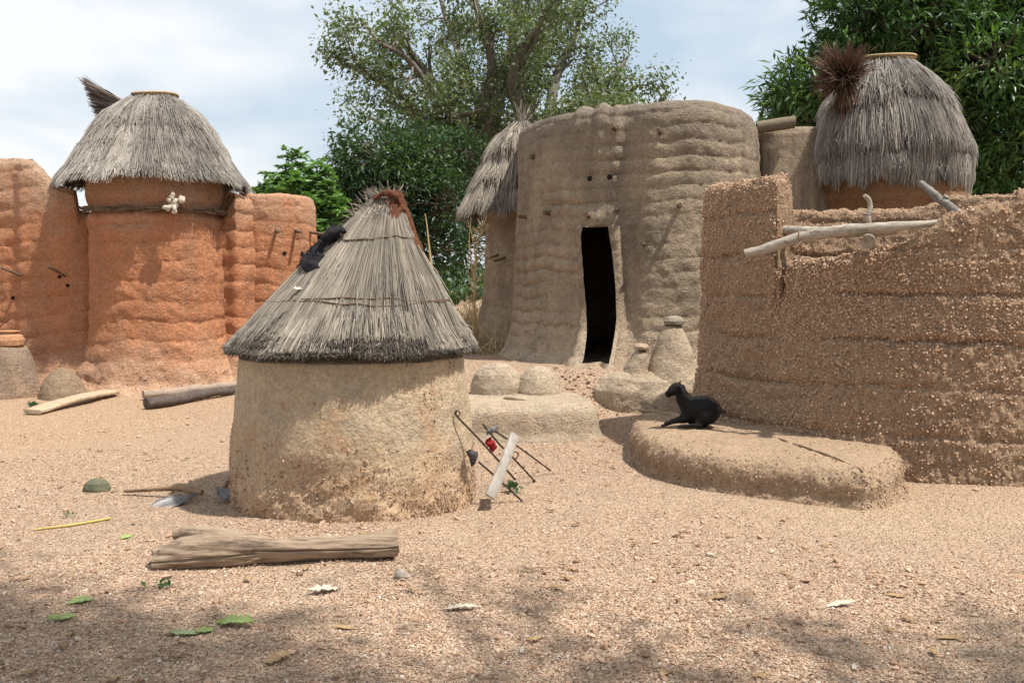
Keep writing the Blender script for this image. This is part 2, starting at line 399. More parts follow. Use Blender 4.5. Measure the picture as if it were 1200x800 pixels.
# ---------------------------------------------------------------- ground
def gz(x, y):
    x = np.asarray(x, float); y = np.asarray(y, float)
    P = np.stack([x, y, np.zeros_like(x)], -1)
    t = .45*sstep(11.75, 12.6, y)*sstep(-3.4, -1.4, x) + .1*sstep(14, 18, y)
    near = 1-sstep(25, 60, y)
    r = .05*vn(P, .35, 3)*near+.018*vn(P, 1.3, 5)*near+.008*vn(P, 4, 7)*near
    r = r*(.35+.65*sstep(0, 1.2, np.abs(y-7.3)))
    return t+r
def gzf(x, y): return float(gz(x, y))
def build_ground():
    n = 380; u = np.linspace(-1, 1, n); X = 3*np.sinh(5.7*u); Y = 6.5+3*np.sinh(5.7*u)
    xx, yy = np.meshgrid(X, Y)
    P = np.stack([xx, yy, gz(xx, yy)], -1)
    mb = MB(); mb.add(P.reshape(-1, 3), gridfaces(n, n, False)); o = mb.build('ground', GROUNDM, origin=(0, 0, 0))
    tag(o, 'pale pinkish brown gravelly earth of the courtyard', 'ground', kind='structure')
    # loose gravel: thinning with distance
    N = 190000
    r = 2.6*np.exp(RNG.random(N)*np.log(19/2.6)); a = RNG.uniform(-.62, .62, N)
    x = r*np.sin(a); y = r*np.cos(a)
    k = RNG.random(N) < np.clip(.62+1.1*vn(np.stack([x, y, x*0], -1), .8, 11)+.3*vn(np.stack([x, y, x*0], -1), 3, 12), .12, 1)
    sand = sstep(1., 2.2, x)*sstep(6., 6.9, y)*(1-sstep(8.2, 8.8, y))
    k &= RNG.random(N) > sand*.85
    k &= RNG.random(N) > sstep(-1.5, -3.5, x)*sstep(7, 9.5, y)*.5
    x = x[k]; y = y[k]; r = r[k]
    S = .0042+.0075*RNG.random(len(x))**2+(.006+.014*RNG.random(len(x)))*(RNG.random(len(x)) < .014); S = S*(1+.02*r)
    C = np.stack([x, y, gz(x, y)+S*.25], 1)
    mb = MB(); pebbles(mb, C, S, rnd=np.where(S > .014, RNG.uniform(.05, .8, len(S)), RNG.random(len(S))))
    o = mb.build('gravel', PEB, origin=(0, 0, 0)); tag(o, 'loose pink and beige gravel scattered over the courtyard', 'gravel', kind='stuff')
build_ground()

def courses(P, h, amp, seed=0, wob=.35):
    z = P[..., 2]/h+wob*1.3*vn(P, (.8, .8, .3), seed)+.22*vn(P, (2.6, 2.6, 1), seed+1)+.10*vn(P, (9, 9, 3), seed+5)
    s = np.abs(np.sin(PI*z))**.38
    k = np.clip(.62+.75*vn(P, (1.3, 1.3, 2.2), seed+2), .22, 1.05)
    return amp*(s-.75)*k
def rough(P, amp, sc=3, seed=0, oct=4): return amp*fbm(P, sc, oct, seed)

# ---------------------------------------------------------------- thatch
def thatch(mb, c, shift, prof, layers, n, rad=.006, ln=(.35, .6), lift=.03, seed=0, uspan=(0, 2*PI), fringe=.06, mi=0, base=True, sag=None, wild=1.0):
    """prof: [(t, r, z)], t 0 apex..1 eave; centre c(x,y); shift (dx,dy) of the apex"""
    pr = np.asarray(prof, float)
    def S(u, t):
        tc = np.clip(t, 0, None)
        r = np.interp(tc, pr[:, 0], pr[:, 1]); z = np.interp(tc, pr[:, 0], pr[:, 2])
        e = np.clip(tc-1, 0, None); d = np.array([pr[-1, 1]-pr[-2, 1], pr[-1, 2]-pr[-2, 2]])/(pr[-1, 0]-pr[-2, 0])
        r = r+d[0]*e; z = z+d[1]*e-.5*e*e
        if sag is not None: z = z+sag(u)*tc**2
        w = (1-np.clip(tc, 0, 1))**1.3
        Q = np.stack([c[0]+shift[0]*w+r*np.cos(u), c[1]+shift[1]*w+r*np.sin(u), z], -1)
        return Q+np.stack([np.cos(u), np.sin(u), u*0], -1)*(.025*vn(Q, 3.5, seed))[..., None]
    if base:
        u = np.linspace(0, 2*PI, 96, endpoint=False); t = np.linspace(0, .93, 40)
        uu, tt = np.meshgrid(u, t); P = S(uu, tt)
        add_grid(mb, P[::-1], True, rnd=.12, mi=mi, capend=True)
        P2 = P.copy(); P2[..., 2] -= .05
        add_grid(mb, P2, True, rnd=.05, mi=mi)
    rs = np.random.default_rng(seed+3)
    tot = sum(w for _, _, w in layers)
    for (t0, t1, w) in layers:
        m = int(n*w/tot)
        ts = t0+(t1-t0)*np.sqrt(rs.random(m)*(1-(t0/max(t1, .01))**2*.9)+(t0/max(t1, .01))**2*.9) if t1 > t0 else np.full(m, t0)
        ts = np.clip(ts, t0, t1)
        u = rs.uniform(*uspan, m); L = rs.uniform(*ln, m)
        te = np.minimum(ts+L, t1+fringe*(rs.random(m)**1.5+.5*vn(np.stack([np.cos(u)*7, np.sin(u)*7, u*0+t1*9], -1), 1, seed+1)))
        du = rs.normal(0, .035, m)*wild*(1+1.3*(rs.random(m) < .08)); K = 4
        s = np.linspace(0, 1, K)[None]
        tt = ts[:, None]+(te-ts)[:, None]*s; uu = u[:, None]+du[:, None]*s*(.5/np.maximum(tt, .25))
        C = S(uu, tt)
        e = 1e-2
        Nn = unit(np.cross(S(uu+e, tt)-C, C-S(uu, np.clip(tt-e, 0, None))+1e-6)); Nn = np.where(((Nn[..., :2]*np.stack([np.cos(uu), np.sin(uu)], -1)).sum(-1) < 0)[..., None], -Nn, Nn)
        h = rs.uniform(0, 1, m)[:, None]*lift*(.35+1.0*tt/max(t1, .1))+.004+s*rs.normal(0, .010*wild, m)[:, None]
        h = h+lift*.6*sstep(t0, t1, tt)+lift*.45*vn(np.stack([np.cos(u)*8, np.sin(u)*8, ts*8], -1), 1.2, seed+11)[:, None]
        C = C+Nn*h[..., None]
        T = unit(np.gradient(C, axis=1)); B = unit(np.cross(T, Nn))
        rr = (rad*rs.uniform(.6, 1.3, m))[:, None]*np.array([1, 1, .9, .45])[None]
        V = np.stack([C+B*rr[..., None], C-B*rr[..., None], C+Nn*(rr*1.2)[..., None]], 2)  # m,K,3,3
        base_i = np.arange(m)[:, None, None]*(K*3); k = np.arange(K-1)[None, :, None]*3; a = np.arange(3)[None, None, :]
        a2 = (a+1) % 3
        Fq = np.stack([base_i+k+a, base_i+k+a2, base_i+k+3+a2, base_i+k+3+a], -1).reshape(-1, 4)
        tone = .5+.26*vn(np.stack([np.cos(u)*5, np.sin(u)*5, ts*3], -1), 1.2, seed+9)+.16*vn(np.stack([np.cos(u)*16, np.sin(u)*16, ts*7], -1), 1.2, seed+8)
        r = np.clip(tone+rs.normal(0, .2, m), 0, 1)
        mb.add(V.reshape(-1, 3), Fq, np.repeat(r, K*3), mi, False)
    return S
def reeds(mb, starts, ends, rad, bend=.1, rnd=None, mi=0, seed=0, K=4):
    rs = np.random.default_rng(seed); A = np.asarray(starts, float); E = np.asarray(ends, float); m = len(A)
    s = np.linspace(0, 1, K)[None, :, None]
    C = A[:, None]+(E-A)[:, None]*s+rs.normal(0, bend, (m, 1, 3))*np.linalg.norm(E-A, axis=1)[:, None, None]*(s*s)
    T = unit(np.gradient(C, axis=1)); X = unit(np.cross(T, rs.normal(size=(m, 1, 3)))); Y = np.cross(T, X)
    rr = np.broadcast_to(rad, (m,))[:, None, None]*np.linspace(1, .4, K)[None, :, None]
    V = np.stack([C+X*rr, C-X*.5*rr+Y*.87*rr, C-X*.5*rr-Y*.87*rr], 2)
    b = np.arange(m)[:, None, None]*(K*3); k = np.arange(K-1)[None, :, None]*3; a = np.arange(3)[None, None]; a2 = (a+1) % 3
    Fq = np.stack([b+k+a, b+k+a2, b+k+3+a2, b+k+3+a], -1).reshape(-1, 4)
    r = rs.random(m) if rnd is None else rnd
    mb.add(V.reshape(-1, 3), Fq, np.repeat(r, K*3), mi, False)
def ring(mb, S, t, n=90, r=.006, off=.03, seed=0, rnd=.2, mi=0, wob=.012):
    u = np.linspace(0, 2*PI, n); tt = np.full(n, t)+wob*np.sin(3*u+seed)+wob*.6*vn(np.stack([u*6, u*0, u*0], -1), 1, seed)
    P = S(u, tt); d = P-P.mean(0); d[:, 2] = 0; P = P+unit(d)*off
    P[-1] = P[0]; tube(mb, P, r, 6, rnd, mi, cap=False)

def peg(root, p, d, L=.16, r=.022, name='peg', m=None, seed=0):
    """wooden peg sticking out of a wall; p world point on the wall, d direction"""
    mb = MB(); d = np.array(d, float); d /= np.linalg.norm(d); p = np.array(p)
    rs = np.random.default_rng(seed); k = np.linspace(-.08, L, 6)[:, None]
    P = p+d*k+np.cumsum(rs.normal(0, .0025, (6, 3)), 0)
    tube(mb, P, r*np.array([1, 1.05, .97, 1.02, .95, .92]), 9, noise=(r*.2, .05), seed=seed)
    return mb.build(name, m or PEGM, root)
def hole_disc(root, p, nrm, r=.03):  # dark disc set on the wall, hole shade painted, no opening cut
    mb = MB(); a = np.linspace(0, 2*PI, 14, endpoint=False); nrm = unit(np.array(nrm, float)); up = np.array([0, 0, 1.])
    x = unit(np.cross(up, nrm)); rows = []
    for (rr, o) in ((1.05, -.01), (1.0, .006), (.8, .009), (.4, .007), (.15, .006)):
        rows.append(np.array(p)+nrm*o+(x*np.cos(a)[:, None]+up*np.sin(a)[:, None]*.9)*r*rr)
    add_grid(mb, np.array(rows), True, capend=True); return mb.build('painted_hole', HOLE_SHADE, root)

# ================================================================ orange house (left)
def px2x(px, Y): return (px-600)/F*Y
def front(lst): return [(px2x(p, Y), Y) for p, Y in lst]
class HitSurf:
    """nearest grid vertex seen through a photo pixel"""
    def __init__(s, P, N):
        s.P = P.reshape(-1, 3); s.N = N.reshape(-1, 3)
    def at(s, px, py):
        d = ray(px, py); d = d/np.linalg.norm(d); Q = s.P-np.array([0, 0, EYE]); t = Q@d
        e = np.linalg.norm(Q-t[:, None]*d, axis=1); f = (s.N@d) < 0
        e = np.where(f, e, 9); c = np.where(e < .05)[0]
        k = c[np.argmin(t[c])] if len(c) else np.argmin(e)
        return s.P[k], s.N[k]

oh = thing('clay_house', 'orange mud house with rounded walls and a grey thatched granary turret, at the left', 'house', (-6.2, 15.6, 0))
O = ccw(catmull([(-11.5, 15.2), (-9.5, 14.6)]+front([(0, 14.6), (30, 14.5), (58, 14.5), (85, 14.55), (112, 14.72), (135, 15.3), (200, 15.5), (265, 15.1), (290, 15.25)])+[(-3.7, 17), (-5, 18.4), (-8, 19), (-11.5, 18.4)], 640, True))
hx = np.interp(O[:, 0], [-7.3, -6.98, -6.84, -6.70, -6.36, -6.30, -4.4, -4.2, -3.8], [3.42, 3.38, 3.28, 3.06, 2.94, 2.62, 2.62, 2.9, 2.95])
hx = np.where(O[:, 1] > 17, 2.5, hx)+.03*vn(np.stack([O[:, 0], O[:, 1], O[:, 0]*0], -1), 1.2, 2)
WP = [(.42, 0, -.25), (.38, 0, .02), (.22, 0, .22), (.09, 0, .6), (0.03, 0, 1.2), (0, 1, -.22), (-.03, 1, -.08), (-.1, 1, 0), (-.25, 1, 0), (-.33, 1, -.08), (-.36, 1, -.4)]
def dis_o(P, N):
    w = sstep(0, .6, P[..., 2])
    return courses(P, .27, .04, 21)*(.25+.75*w)+rough(P, .05, 1.6, 4)+rough(P, .018, 9, 8, 2)+.10*(1-w)*fbm(P, (2.5, 2.5, 2.5), 3, 31)
P, N = loft(O, WP, 210, hx, disp=dis_o)
mb = MB(); add_grid(mb, P, capend=False)
sel = lambda p, n: .1+.9*(p[:, 2] < .35+.15*vn(p, 2, 5))
surf_pebbles(mb, P, N, 2500, .006, .02, sel=sel, mi=1)
mb.build('wall', [ORANGE, PEBD], oh)
HS = HitSurf(P[:150], N[:150])
mbr = MB(); c0 = O.mean(0); rr = np.array([np.c_[c0+(O-c0)*k, np.full(len(O), 2.45)] for k in (.97, .6, .2)]); add_grid(mbr, rr, capend=True); mbr.build('roof_terrace', ORANGE, oh)
for i, (a, b, dd) in enumerate([((22, 325), 0, (-.25, -1, .32)), ((73, 321), 0, (-.3, -1, .4))]):
    p, n = HS.at(*a); peg(oh, p, dd, .36, .018, seed=i)
for a in ((14, 352), (66, 326), (78, 338)):
    p, n = HS.at(*a); hole_disc(oh, p, n, .028)
# round end tower
cx, cy = px2x(318, 16.15), 16.15
Ot = circle(cx, cy, .72, 300)
def dis_t(P, N):
    w = sstep(0, .6, P[..., 2]); return courses(P, .25, .028, 51)*(.3+.7*w)+rough(P, .035, 1.8, 14)+rough(P, .014, 9, 8, 2)
Pt, Nt = loft(Ot, [(.3, 0, -.2), (.16, 0, .25), (.05, 0, .8), (0, 1, -.2), (-.04, 1, -.05), (-.12, 1, 0), (-.3, 1, 0), (-.34, 1, -.2), (-.34, 1, -.4)], 190, 2.97, disp=dis_t)
mb = MB(); add_grid(mb, Pt, capend=True); tw = mb.build('round_tower', ORANGE, oh)
HT = HitSurf(Pt[:130], Nt[:130])
for i, (a, L) in enumerate([((323, 256), .16), ((346, 258), .22), ((364, 262), .34)]):
    p, n = HT.at(*a); peg(tw, p, (.25+n[0]*.5, n[1], -.12), L, .026, seed=10+i)
for a in ((337, 298), (357, 298)):
    p, n = HT.at(*a); hole_disc(tw, p, n, .034)
# central turret
cx, cy = px2x(188, 15.2), 15.2
a = np.linspace(0, 2*PI, 420, endpoint=False); sq = 1/np.maximum(np.abs(np.cos(a)), np.abs(np.sin(a)))
rr = .98*(1+.10*(sq-1)/.41*.9)
Oc = np.stack([cx+rr*np.cos(a), cy+rr*np.sin(a)], 1)
def dis_c(P, N):
    w = sstep(0, .7, P[..., 2]); return courses(P, .27, .048, 71)*(.2+.8*w)+rough(P, .04, 1.8, 24)+rough(P, .018, 9, 8, 2)+.12*(1-w)*fbm(P, 2.5, 3, 33)
Pc, Nc = loft(Oc, [(.5, 0, -.2), (.40, 0, 0.0), (.24, 0, .14), (.11, 0, .45), (.02, 0, 1.0), (0, 1, -.1), (-.04, 1, -.02), (-.10, 1, 0), (-.9, 1, 0)], 230, 2.62, disp=dis_c)
mb = MB(); add_grid(mb, Pc)
surf_pebbles(mb, Pc[:60], Nc[:60], 1200, .006, .018, sel=sel, mi=1)
tr = mb.build('granary_turret', [ORANGE, PEBD], oh)
Og = np.stack([cx+.99*rr/1.03*np.cos(a), cy+.99*rr/1.03*np.sin(a)], 1)
Pg, Ng = loft(Og, [(-.05, 0, 2.58), (.0, 0, 2.68), (.05, 0, 2.85), (.03, 0, 3.1), (-.1, 0, 3.25), (-.5, 0, 3.3)], 40, 1, disp=lambda P, N: rough(P, .02, 3, 3)+rough(P, .008, 12, 2, 2))
mb = MB(); add_grid(mb, Pg); mb.build('granary_bin', ORANGE, tr)
mb = MB(); rs = random.Random(3)
for k in range(70):
    u0 = rs.uniform(PI, 2*PI); ln = rs.uniform(.12, .38); uu = np.linspace(u0, u0+ln, 5)
    R = .98+rs.uniform(.0, .09); sqq = 1/np.maximum(np.abs(np.cos(uu)), np.abs(np.sin(uu))); R = R*(1+.10*(sqq-1)/.41*.9)+np.linspace(0, rs.uniform(-.05, .05), 5)
    zz = 2.63+rs.uniform(-.03, .045)+np.linspace(0, rs.uniform(-.02, .02), 5)
    tube(mb, np.stack([cx+R*np.cos(uu), cy+R*np.sin(uu), zz], 1), rs.uniform(.008, .02), 6, rnd=rs.random())
mb.build('stick_ledge', PEGM, tr)
# crumpled pale rag tucked in the ledge
mb = MB(); p0 = np.array(W(205, 238, 14.05))
for k in range(9):
    q = p0+np.array([rs.uniform(-.12, .12), rs.uniform(-.03, .03), rs.uniform(-.1, .1)])
    a_ = np.linspace(0, 2*PI, 14, endpoint=False); Pp = []
    for ph in np.linspace(.05, PI-.05, 8): Pp.append(np.stack([np.sin(ph)*np.cos(a_), np.sin(ph)*np.sin(a_), np.full(14, math.cos(ph))], 1))
    Pp = np.array(Pp)*np.array([.05, .035, .045]); Pp = Pp*(1+.7*vn(Pp+k, 22, k))[..., None]+q
    add_grid(mb, Pp[::-1], True)
tag(mb.build('rag_bundle', WHITEP), 'crumpled pale bundle tucked between the sticks under the left granary roof', 'bundle')
# thatched hat of the turret
rc = (px2x(184, 15.2), 15.2)
mb = MB()
S1 = thatch(mb, rc, (.04, 0), [(0, .25, 4.36), (.06, .36, 4.34), (.3, .68, 4.06), (.6, .95, 3.64), (.85, 1.15, 3.28), (1, 1.28, 3.10)],
            [(0, .42, 1.2), (.1, .66, 1.5), (.3, .86, 2), (.5, 1.0, 3)], 24000, .0058, (.2, .4), .035, 40, fringe=.12, wild=1.4)
rf = mb.build('thatch_roof', STRAWW, oh)
mb = MB(); ring(mb, S1, .34, r=.009, off=.045, seed=1, rnd=.1); ring(mb, S1, .62, r=.007, off=.05, seed=2, rnd=.1, wob=.03); mb.build('binding_rope', PEGM, rf)
mb = MB(); u = np.linspace(0, 2*PI, 50)
for k in range(3):
    R = .29+.02*k; tube(mb, np.stack([rc[0]+.04+R*np.cos(u), rc[1]+R*np.sin(u), 4.36+.012*np.sin(2*u+k)+.02*k], 1), .017, 7, cap=False)
mb.build('top_ring', RIM, rf)
# reed fan standing behind the hat
mb = MB(); m = 900; s = RNG.random(m)
root0 = np.array(W(150, 122, 15.35)); root1 = np.array(W(132, 138, 15.35))
A = root0+(root1-root0)*s[:, None]+RNG.normal(0, .012, (m, 3))
tip0 = np.array(W(97, 92, 15.5)); tip1 = np.array(W(117, 148, 15.5))
E = tip0+(tip1-tip0)*s[:, None]; E = E+(E-A)*RNG.uniform(-.55, .04, (m, 1))*(RNG.random((m, 1)) < .75)+RNG.normal(0, .03, (m, 3))*np.array([.5, 1.6, .5])
reeds(mb, A, E, .009, .02, seed=3)
mb.build('reed_fan', FAN, rf)

# ================================================================ main grey house
mh = thing('clay_house', 'tall grey-brown mud house with a narrow dark doorway, behind the thatched hut', 'house', (1.8, 15.2, .45))
Od = ccw(catmull(front([(606, 15.5), (612, 14.9), (640, 14.15), (680, 13.55), (712, 13.3), (735, 13.22), (765, 13.0), (820, 12.95), (858, 13.25), (880, 13.8), (888, 14.6)])+[(3.7, 16.2), (2.8, 17.6), (1.4, 18), (.3, 17)], 4000, True))
Ld = np.concatenate([[0], np.cumsum(np.linalg.norm(np.diff(np.vstack([Od, Od[:1]]), axis=0), axis=1))]); LT = Ld[-1]
Odc = np.vstack([Od, Od[:1]])
pxd = 600+F*Od[:, 0]/Od[:, 1]; fr = Od[:, 1] < 15.3
k0 = np.argmin(np.where(fr, np.abs(pxd-703), 1e9)); u_door = Ld[k0]
def u_of(px):
    k = np.where(fr, np.abs(pxd-px), 1e9); return Ld[np.argmin(k)]
# column parameters relative to the doorway
ul, ur = u_of(606)-u_door, u_of(887)-u_door
if ul > 0: ul -= LT
if ur < 0: ur += LT
ns_f = 300; uf = np.linspace(ul, ur, ns_f, endpoint=False); ub = np.linspace(ur, ul+LT, 90, endpoint=False)
U0 = np.concatenate([uf, ub])
dl0, dr0 = -.20, .20
iL = int(np.argmin(np.abs(U0-dl0))); iR = int(np.argmin(np.abs(U0-dr0)))
MT = 3.93
profm = np.array([(.40, .15), (.36, .45), (.20, .62), (.10, .95), (.04, 1.6), (0, 2.6), (-.02, MT-.25), (-.05, MT-.10), (-.11, MT-.02), (-.19, MT), (-.30, MT-.01), (-.36, MT-.06), (-.38, MT-.5)])
nr = 240; R = resample(profm, nr); off, zz = R[:, 0], R[:, 1]
ZT, ZB = 2.33, .55
jT = int(np.argmin(np.abs(zz[:200]-ZT))); jB = int(np.argmin(np.abs(zz[:120]-ZB)))
def edges(z):
    l = np.interp(z, [.5, .8, 1.2, 1.7, 2.2, 2.33], [.04, -.01, -.09, -.16, -.205, -.19])
    r = np.interp(z, [.5, .8, 1.1, 1.5, 2.0, 2.33], [.21, .23, .25, .235, .19, .15])
    return l, r
UU = np.zeros((nr, len(U0)))
for j in range(nr):
    l, r = edges(zz[j]); w = 1-sstep(ZT, ZT+.4, zz[j])
    l = l*w+U0[iL]*(1-w); r = r*w+U0[iR]*(1-w)
    UU[j] = np.interp(U0, [U0[0], U0[iL]-.7, U0[iL], U0[iR], U0[iR]+.7, U0[-1]+1e-6], [U0[0], U0[iL]-.7, l, r, U0[iR]+.7, U0[-1]+1e-6])
ua = (UU+u_door) % LT
X = np.interp(ua, Ld, Odc[:, 0]); Yy = np.interp(ua, Ld, Odc[:, 1])
nx = (np.interp((ua+.03) % LT, Ld, Odc[:, 1])-np.interp((ua-.03) % LT, Ld, Odc[:, 1])); ny = -(np.interp((ua+.03) % LT, Ld, Odc[:, 0])-np.interp((ua-.03) % LT, Ld, Odc[:, 0]))
q = np.hypot(nx, ny); nx /= q; ny /= q
P = np.stack([X+nx*off[:, None], Yy+ny*off[:, None], np.repeat(zz[:, None], len(U0), 1)], -1)
N = gridnormals(P, True)
l, r = edges(zz); Z = P[..., 2]
dx = np.maximum(l[:, None]-UU, UU-r[:, None]); dz = Z-ZT
dd = np.where(dz > 0, np.hypot(np.maximum(dx, 0), dz), np.maximum(dx, 0))
near = np.exp(-((dd-.10)/.10)**2)
side = (np.abs(UU) < 1.2)
foot = 1-sstep(.45, 1.35, Z)
wid = .055+.13*foot
fr_ = np.exp(-np.clip((dx-.07)/wid, 0, None)**2)*np.where(dz > .1, np.exp(-((dz-.1)/.12)**2), 1)
disp = courses(P, .19, .031, 91)*(1-.8*fr_*side)*sstep(.5, 1.2, Z)*(2.1-1.1*sstep(-.1, .6, UU))
disp = disp+rough(P, .035, 1.3, 40)+rough(P, .018, 8, 44, 3)
fr_ = fr_*np.where((dx < 0) & (dz < 0), np.exp(-(dx/.05)**2), 1)
frm = side*(fr_*(.12+.26*foot**1.5)-.022*np.exp(-((dx-.27-.2*foot)/.07)**2)*(dz < .1))*np.where(dz > 0, .45, 1)
# seam / pilaster running up above the doorway and small spout bumps at the rim
seam = np.exp(-((UU-.20)/.06)**2)*sstep(2.2, 2.4, Z)
disp = disp+.016*seam-.008*np.exp(-((UU-.34)/.07)**2)*sstep(2.4, 2.7, Z)
for px in (672, 700, 724):
    uc = u_of(px)-u_door; disp = disp+.022*np.exp(-((UU-uc)/.07)**2)*sstep(2.8, 3.9, Z)
disp = disp-.35*foot*0
P = P+N*disp[..., None]+np.stack([nx, ny, nx*0], -1)*frm[..., None]
for px in (672, 700, 735):
    uc = u_of(px)-u_door; P[..., 2] += .035*np.exp(-((UU-uc)/.09)**2)*sstep(3.6, 3.9, P[..., 2])
P[..., 2] += .014*vn(P*np.array([1, 1, 0]), 2.2, 77)*sstep(3.2, 3.9, P[..., 2])
N = gridnormals(P, True)
mask = np.ones((nr-1, len(U0)), bool); mask[jB:jT, iL:iR] = False
mb = MB(); add_grid(mb, P, True, mask)
# reveal of the doorway
loop = [P[j, iL] for j in range(jB, jT)]+[P[jT, i] for i in range(iL, iR)]+[P[j, iR] for j in range(jT, jB, -1)]+[P[jB, i] for i in range(iR, iL, -1)]
loop = np.array(loop); inn = np.array([-nx[100, iL], -ny[100, iL], 0])*-1; dirn = np.array([.07, 1., 0])
cen = loop.mean(0)
rows = []
for k, dpt in enumerate((0, .03, .08, .2, .38, .5)):
    sh = [0, -.02, -.05, -.13, -.24, -.34][k]
    rows.append(loop+dirn*dpt+(loop-cen)*np.array([1, 1, .5])*(-sh*1.5)+(rough(loop+dirn*dpt, .012, 9, 3)[:, None]*(loop-cen) if k else 0))
rw = np.array(rows); add_grid(mb, rw[:, ::-1], True)
surf_pebbles(mb, P[:60], N[:60], 1500, .006, .018, sel=lambda p, n: (p[:, 2] < .9)*.8*(np.abs(600+F*p[:, 0]/p[:, 1]-703) > 26), mi=1)
mb.build('wall', [GREY, PEBD], mh)
HM = HitSurf(P[:200], N[:200])
mbr = MB(); c0 = Od.mean(0); Ocs = Od[::40]; rr = np.array([np.c_[c0+(Ocs-c0)*k, np.full(len(Ocs), MT-.4)] for k in (.9, .6, .2)]); add_grid(mbr, rr, capend=True); mbr.build('roof_terrace', GREY, mh)
mbr = MB(); rr = np.array([np.c_[c0+(Ocs-c0)*k, np.full(len(Ocs), .50)] for k in (.99, .6, .2)]); add_grid(mbr, rr, capend=True); mbr.build('floor', GREY2, mh)
for i, (a, L, r_) in enumerate([((716, 152), .16, .035), ((773, 152), .14, .032), ((622, 182), .08, .035), ((613, 255), .14, .028), ((640, 252), .10, .036), ((688, 249), .10, .042), ((726, 243), .14, .034), ((799, 240), .10, .032), ((751, 286), .10, .026)]):
    p, n = HM.at(*a); peg(mh, p, (n[0]*.5-.1, n[1], .05), L, r_, seed=30+i)
for a in ((687, 209), (711, 206)):
    p, n = HM.at(*a); hole_disc(mh, p, n, .042)

# left side turret with its thatched hat
cx, cy = px2x(608, 16.5), 16.5
Ot = circle(cx, cy, .55, 200)
Pt, Nt = loft(Ot, [(.32, 0, .3), (.16, 0, .7), (.04, 0, 1.5), (0, 0, 2.62), (.05, 0, 2.66), (.12, 0, 2.74), (.25, 0, 3.0), (.2, 0, 3.2)], 140, 1, disp=lambda P, N: rough(P, .03, 1.8, 14)+rough(P, .012, 9, 8, 2)+courses(P, .3, .02, 8))
mb = MB(); add_grid(mb, Pt, capend=True); tw = mb.build('side_turret', GREY, mh)
HT = HitSurf(Pt, Nt)
for i, a in enumerate(((580, 299), (588, 301))):
    p, n = HT.at(*a); peg(tw, p, (-.9, -.8, -.3), .22, .02, seed=50+i)
mb = MB()
S2 = thatch(mb, (px2x(612, 16.5), 16.5), (.0, 0), [(0, .10, 4.22), (.12, .28, 4.05), (.3, .42, 3.85), (.34, .50, 3.75), (.65, .72, 3.25), (1, .93, 2.78)],
            [(0, .35, 1), (.2, .68, 1.6), (.45, 1.0, 2.4)], 13000, .0065, (.22, .42), .05, 60, fringe=.14, wild=1.4)
rt = mb.build('thatch_roof', STRAW, tw)
mb = MB(); tip = np.array([px2x(612, 16.5), 16.5, 4.18]); reeds(mb, np.repeat(tip[None], 40, 0)+RNG.normal(0, .03, (40, 3)), tip+RNG.normal(0, .10, (40, 3))+np.array([0, 0, .25]), .007, .05, seed=4)
mb.build('top_tuft', STRAW, rt)

# right annex wall
O = ccw(np.array(catmull(front([(889, 14.55), (930, 14.4), (972, 14.45), (1000, 14.6), (1030, 14.9)])+[(5.9, 15.3), (5.2, 15.35), (3.8, 15.2)], 400, True)))
hx = np.interp(O[:, 0], [3.5, 4.55, 4.8, 5.1, 5.5], [3.84, 3.84, 3.74, 3.35, 3.0])
Pa, Na = loft(O, [(.05, 0, 0), (.02, 0, 1.5), (0, 1, -.12), (-.03, 1, -.04), (-.08, 1, 0), (-.2, 1, 0)], 150, hx, disp=lambda P, N: rough(P, .03, 1.4, 14)+rough(P, .008, 9, 8, 2))
mb = MB(); add_grid(mb, Pa, capend=True); mb.build('annex_wall', GREY2, mh)
mb = MB()   # split trunk used as a water chute on the annex rim
p0, p1 = np.array(W(886, 150, 14.45)), np.array(W(931, 143, 14.35)); a_ = np.linspace(PI*.0, PI*1.0, 12)
rows = []
for s_ in np.linspace(0, 1, 12):
    c = p0+(p1-p0)*s_; ro = .09
    prof2 = [np.array([0, -math.sin(t)*ro*1.0, -.0+math.cos(t)*ro]) for t in np.linspace(0, PI, 9)]+[np.array([0, -math.sin(t)*ro*.78, math.cos(t)*ro*.8]) for t in np.linspace(PI, 0, 9)]
    rows.append([c+v for v in prof2])
rows = np.array(rows); rows = rows+(rough(rows, .01, 8, 3))[..., None]*np.array([0, 1, 1]); add_grid(mb, rows, True, capend=True, capstart=True)
tag(mb.build('water_chute', TINM), 'short tan wooden chute lying on top of the grey annex wall', 'chute')

# right granary with thatched hat
gr = thing('granary', 'mud granary under a tall shaggy grey thatch hat, in front of the mango tree', 'granary', (px2x(1045, 14.4), 14.4, .4))
cx, cy = px2x(1046, 14.4), 14.4
Ob = circle(cx, cy, 1.0, 260)
Pb, Nb = loft(Ob, [(-.30, 0, .2), (-.34, 0, 1.8), (-.36, 0, 2.2), (-.18, 0, 2.4), (-.02, 0, 2.75), (.0, 0, 3.1), (-.15, 0, 3.5)], 120, 1, disp=lambda P, N: courses(P, .16, .05, 8)+rough(P, .05, 2, 8)+rough(P, .012, 9, 8, 2))
mb = MB(); add_grid(mb, Pb, capend=True); mb.build('clay_bin', mat_clay('brown_bin_clay', (.34, .19, .10), (.24, .13, .07), grit=.01), gr)
sagf = lambda u: -.10*np.exp(-((np.mod(u+.5, 2*PI)-.45)/.5)**2)
mb = MB()
S3 = thatch(mb, (cx-.06, cy), (-.14, 0), [(0, .32, 4.70), (.05, .40, 4.68), (.2, .60, 4.42), (.4, .80, 4.08), (.6, .94, 3.74), (.8, 1.00, 3.42), (1, .97, 3.12)],
            [(0, .34, 1.3), (.24, .75, 2.3), (.62, 1.0, 2.4)], 28000, .0056, (.18, .38), .05, 80, fringe=.17, sag=sagf, wild=1.5)
rf = mb.build('thatch_roof', STRAWW, gr)
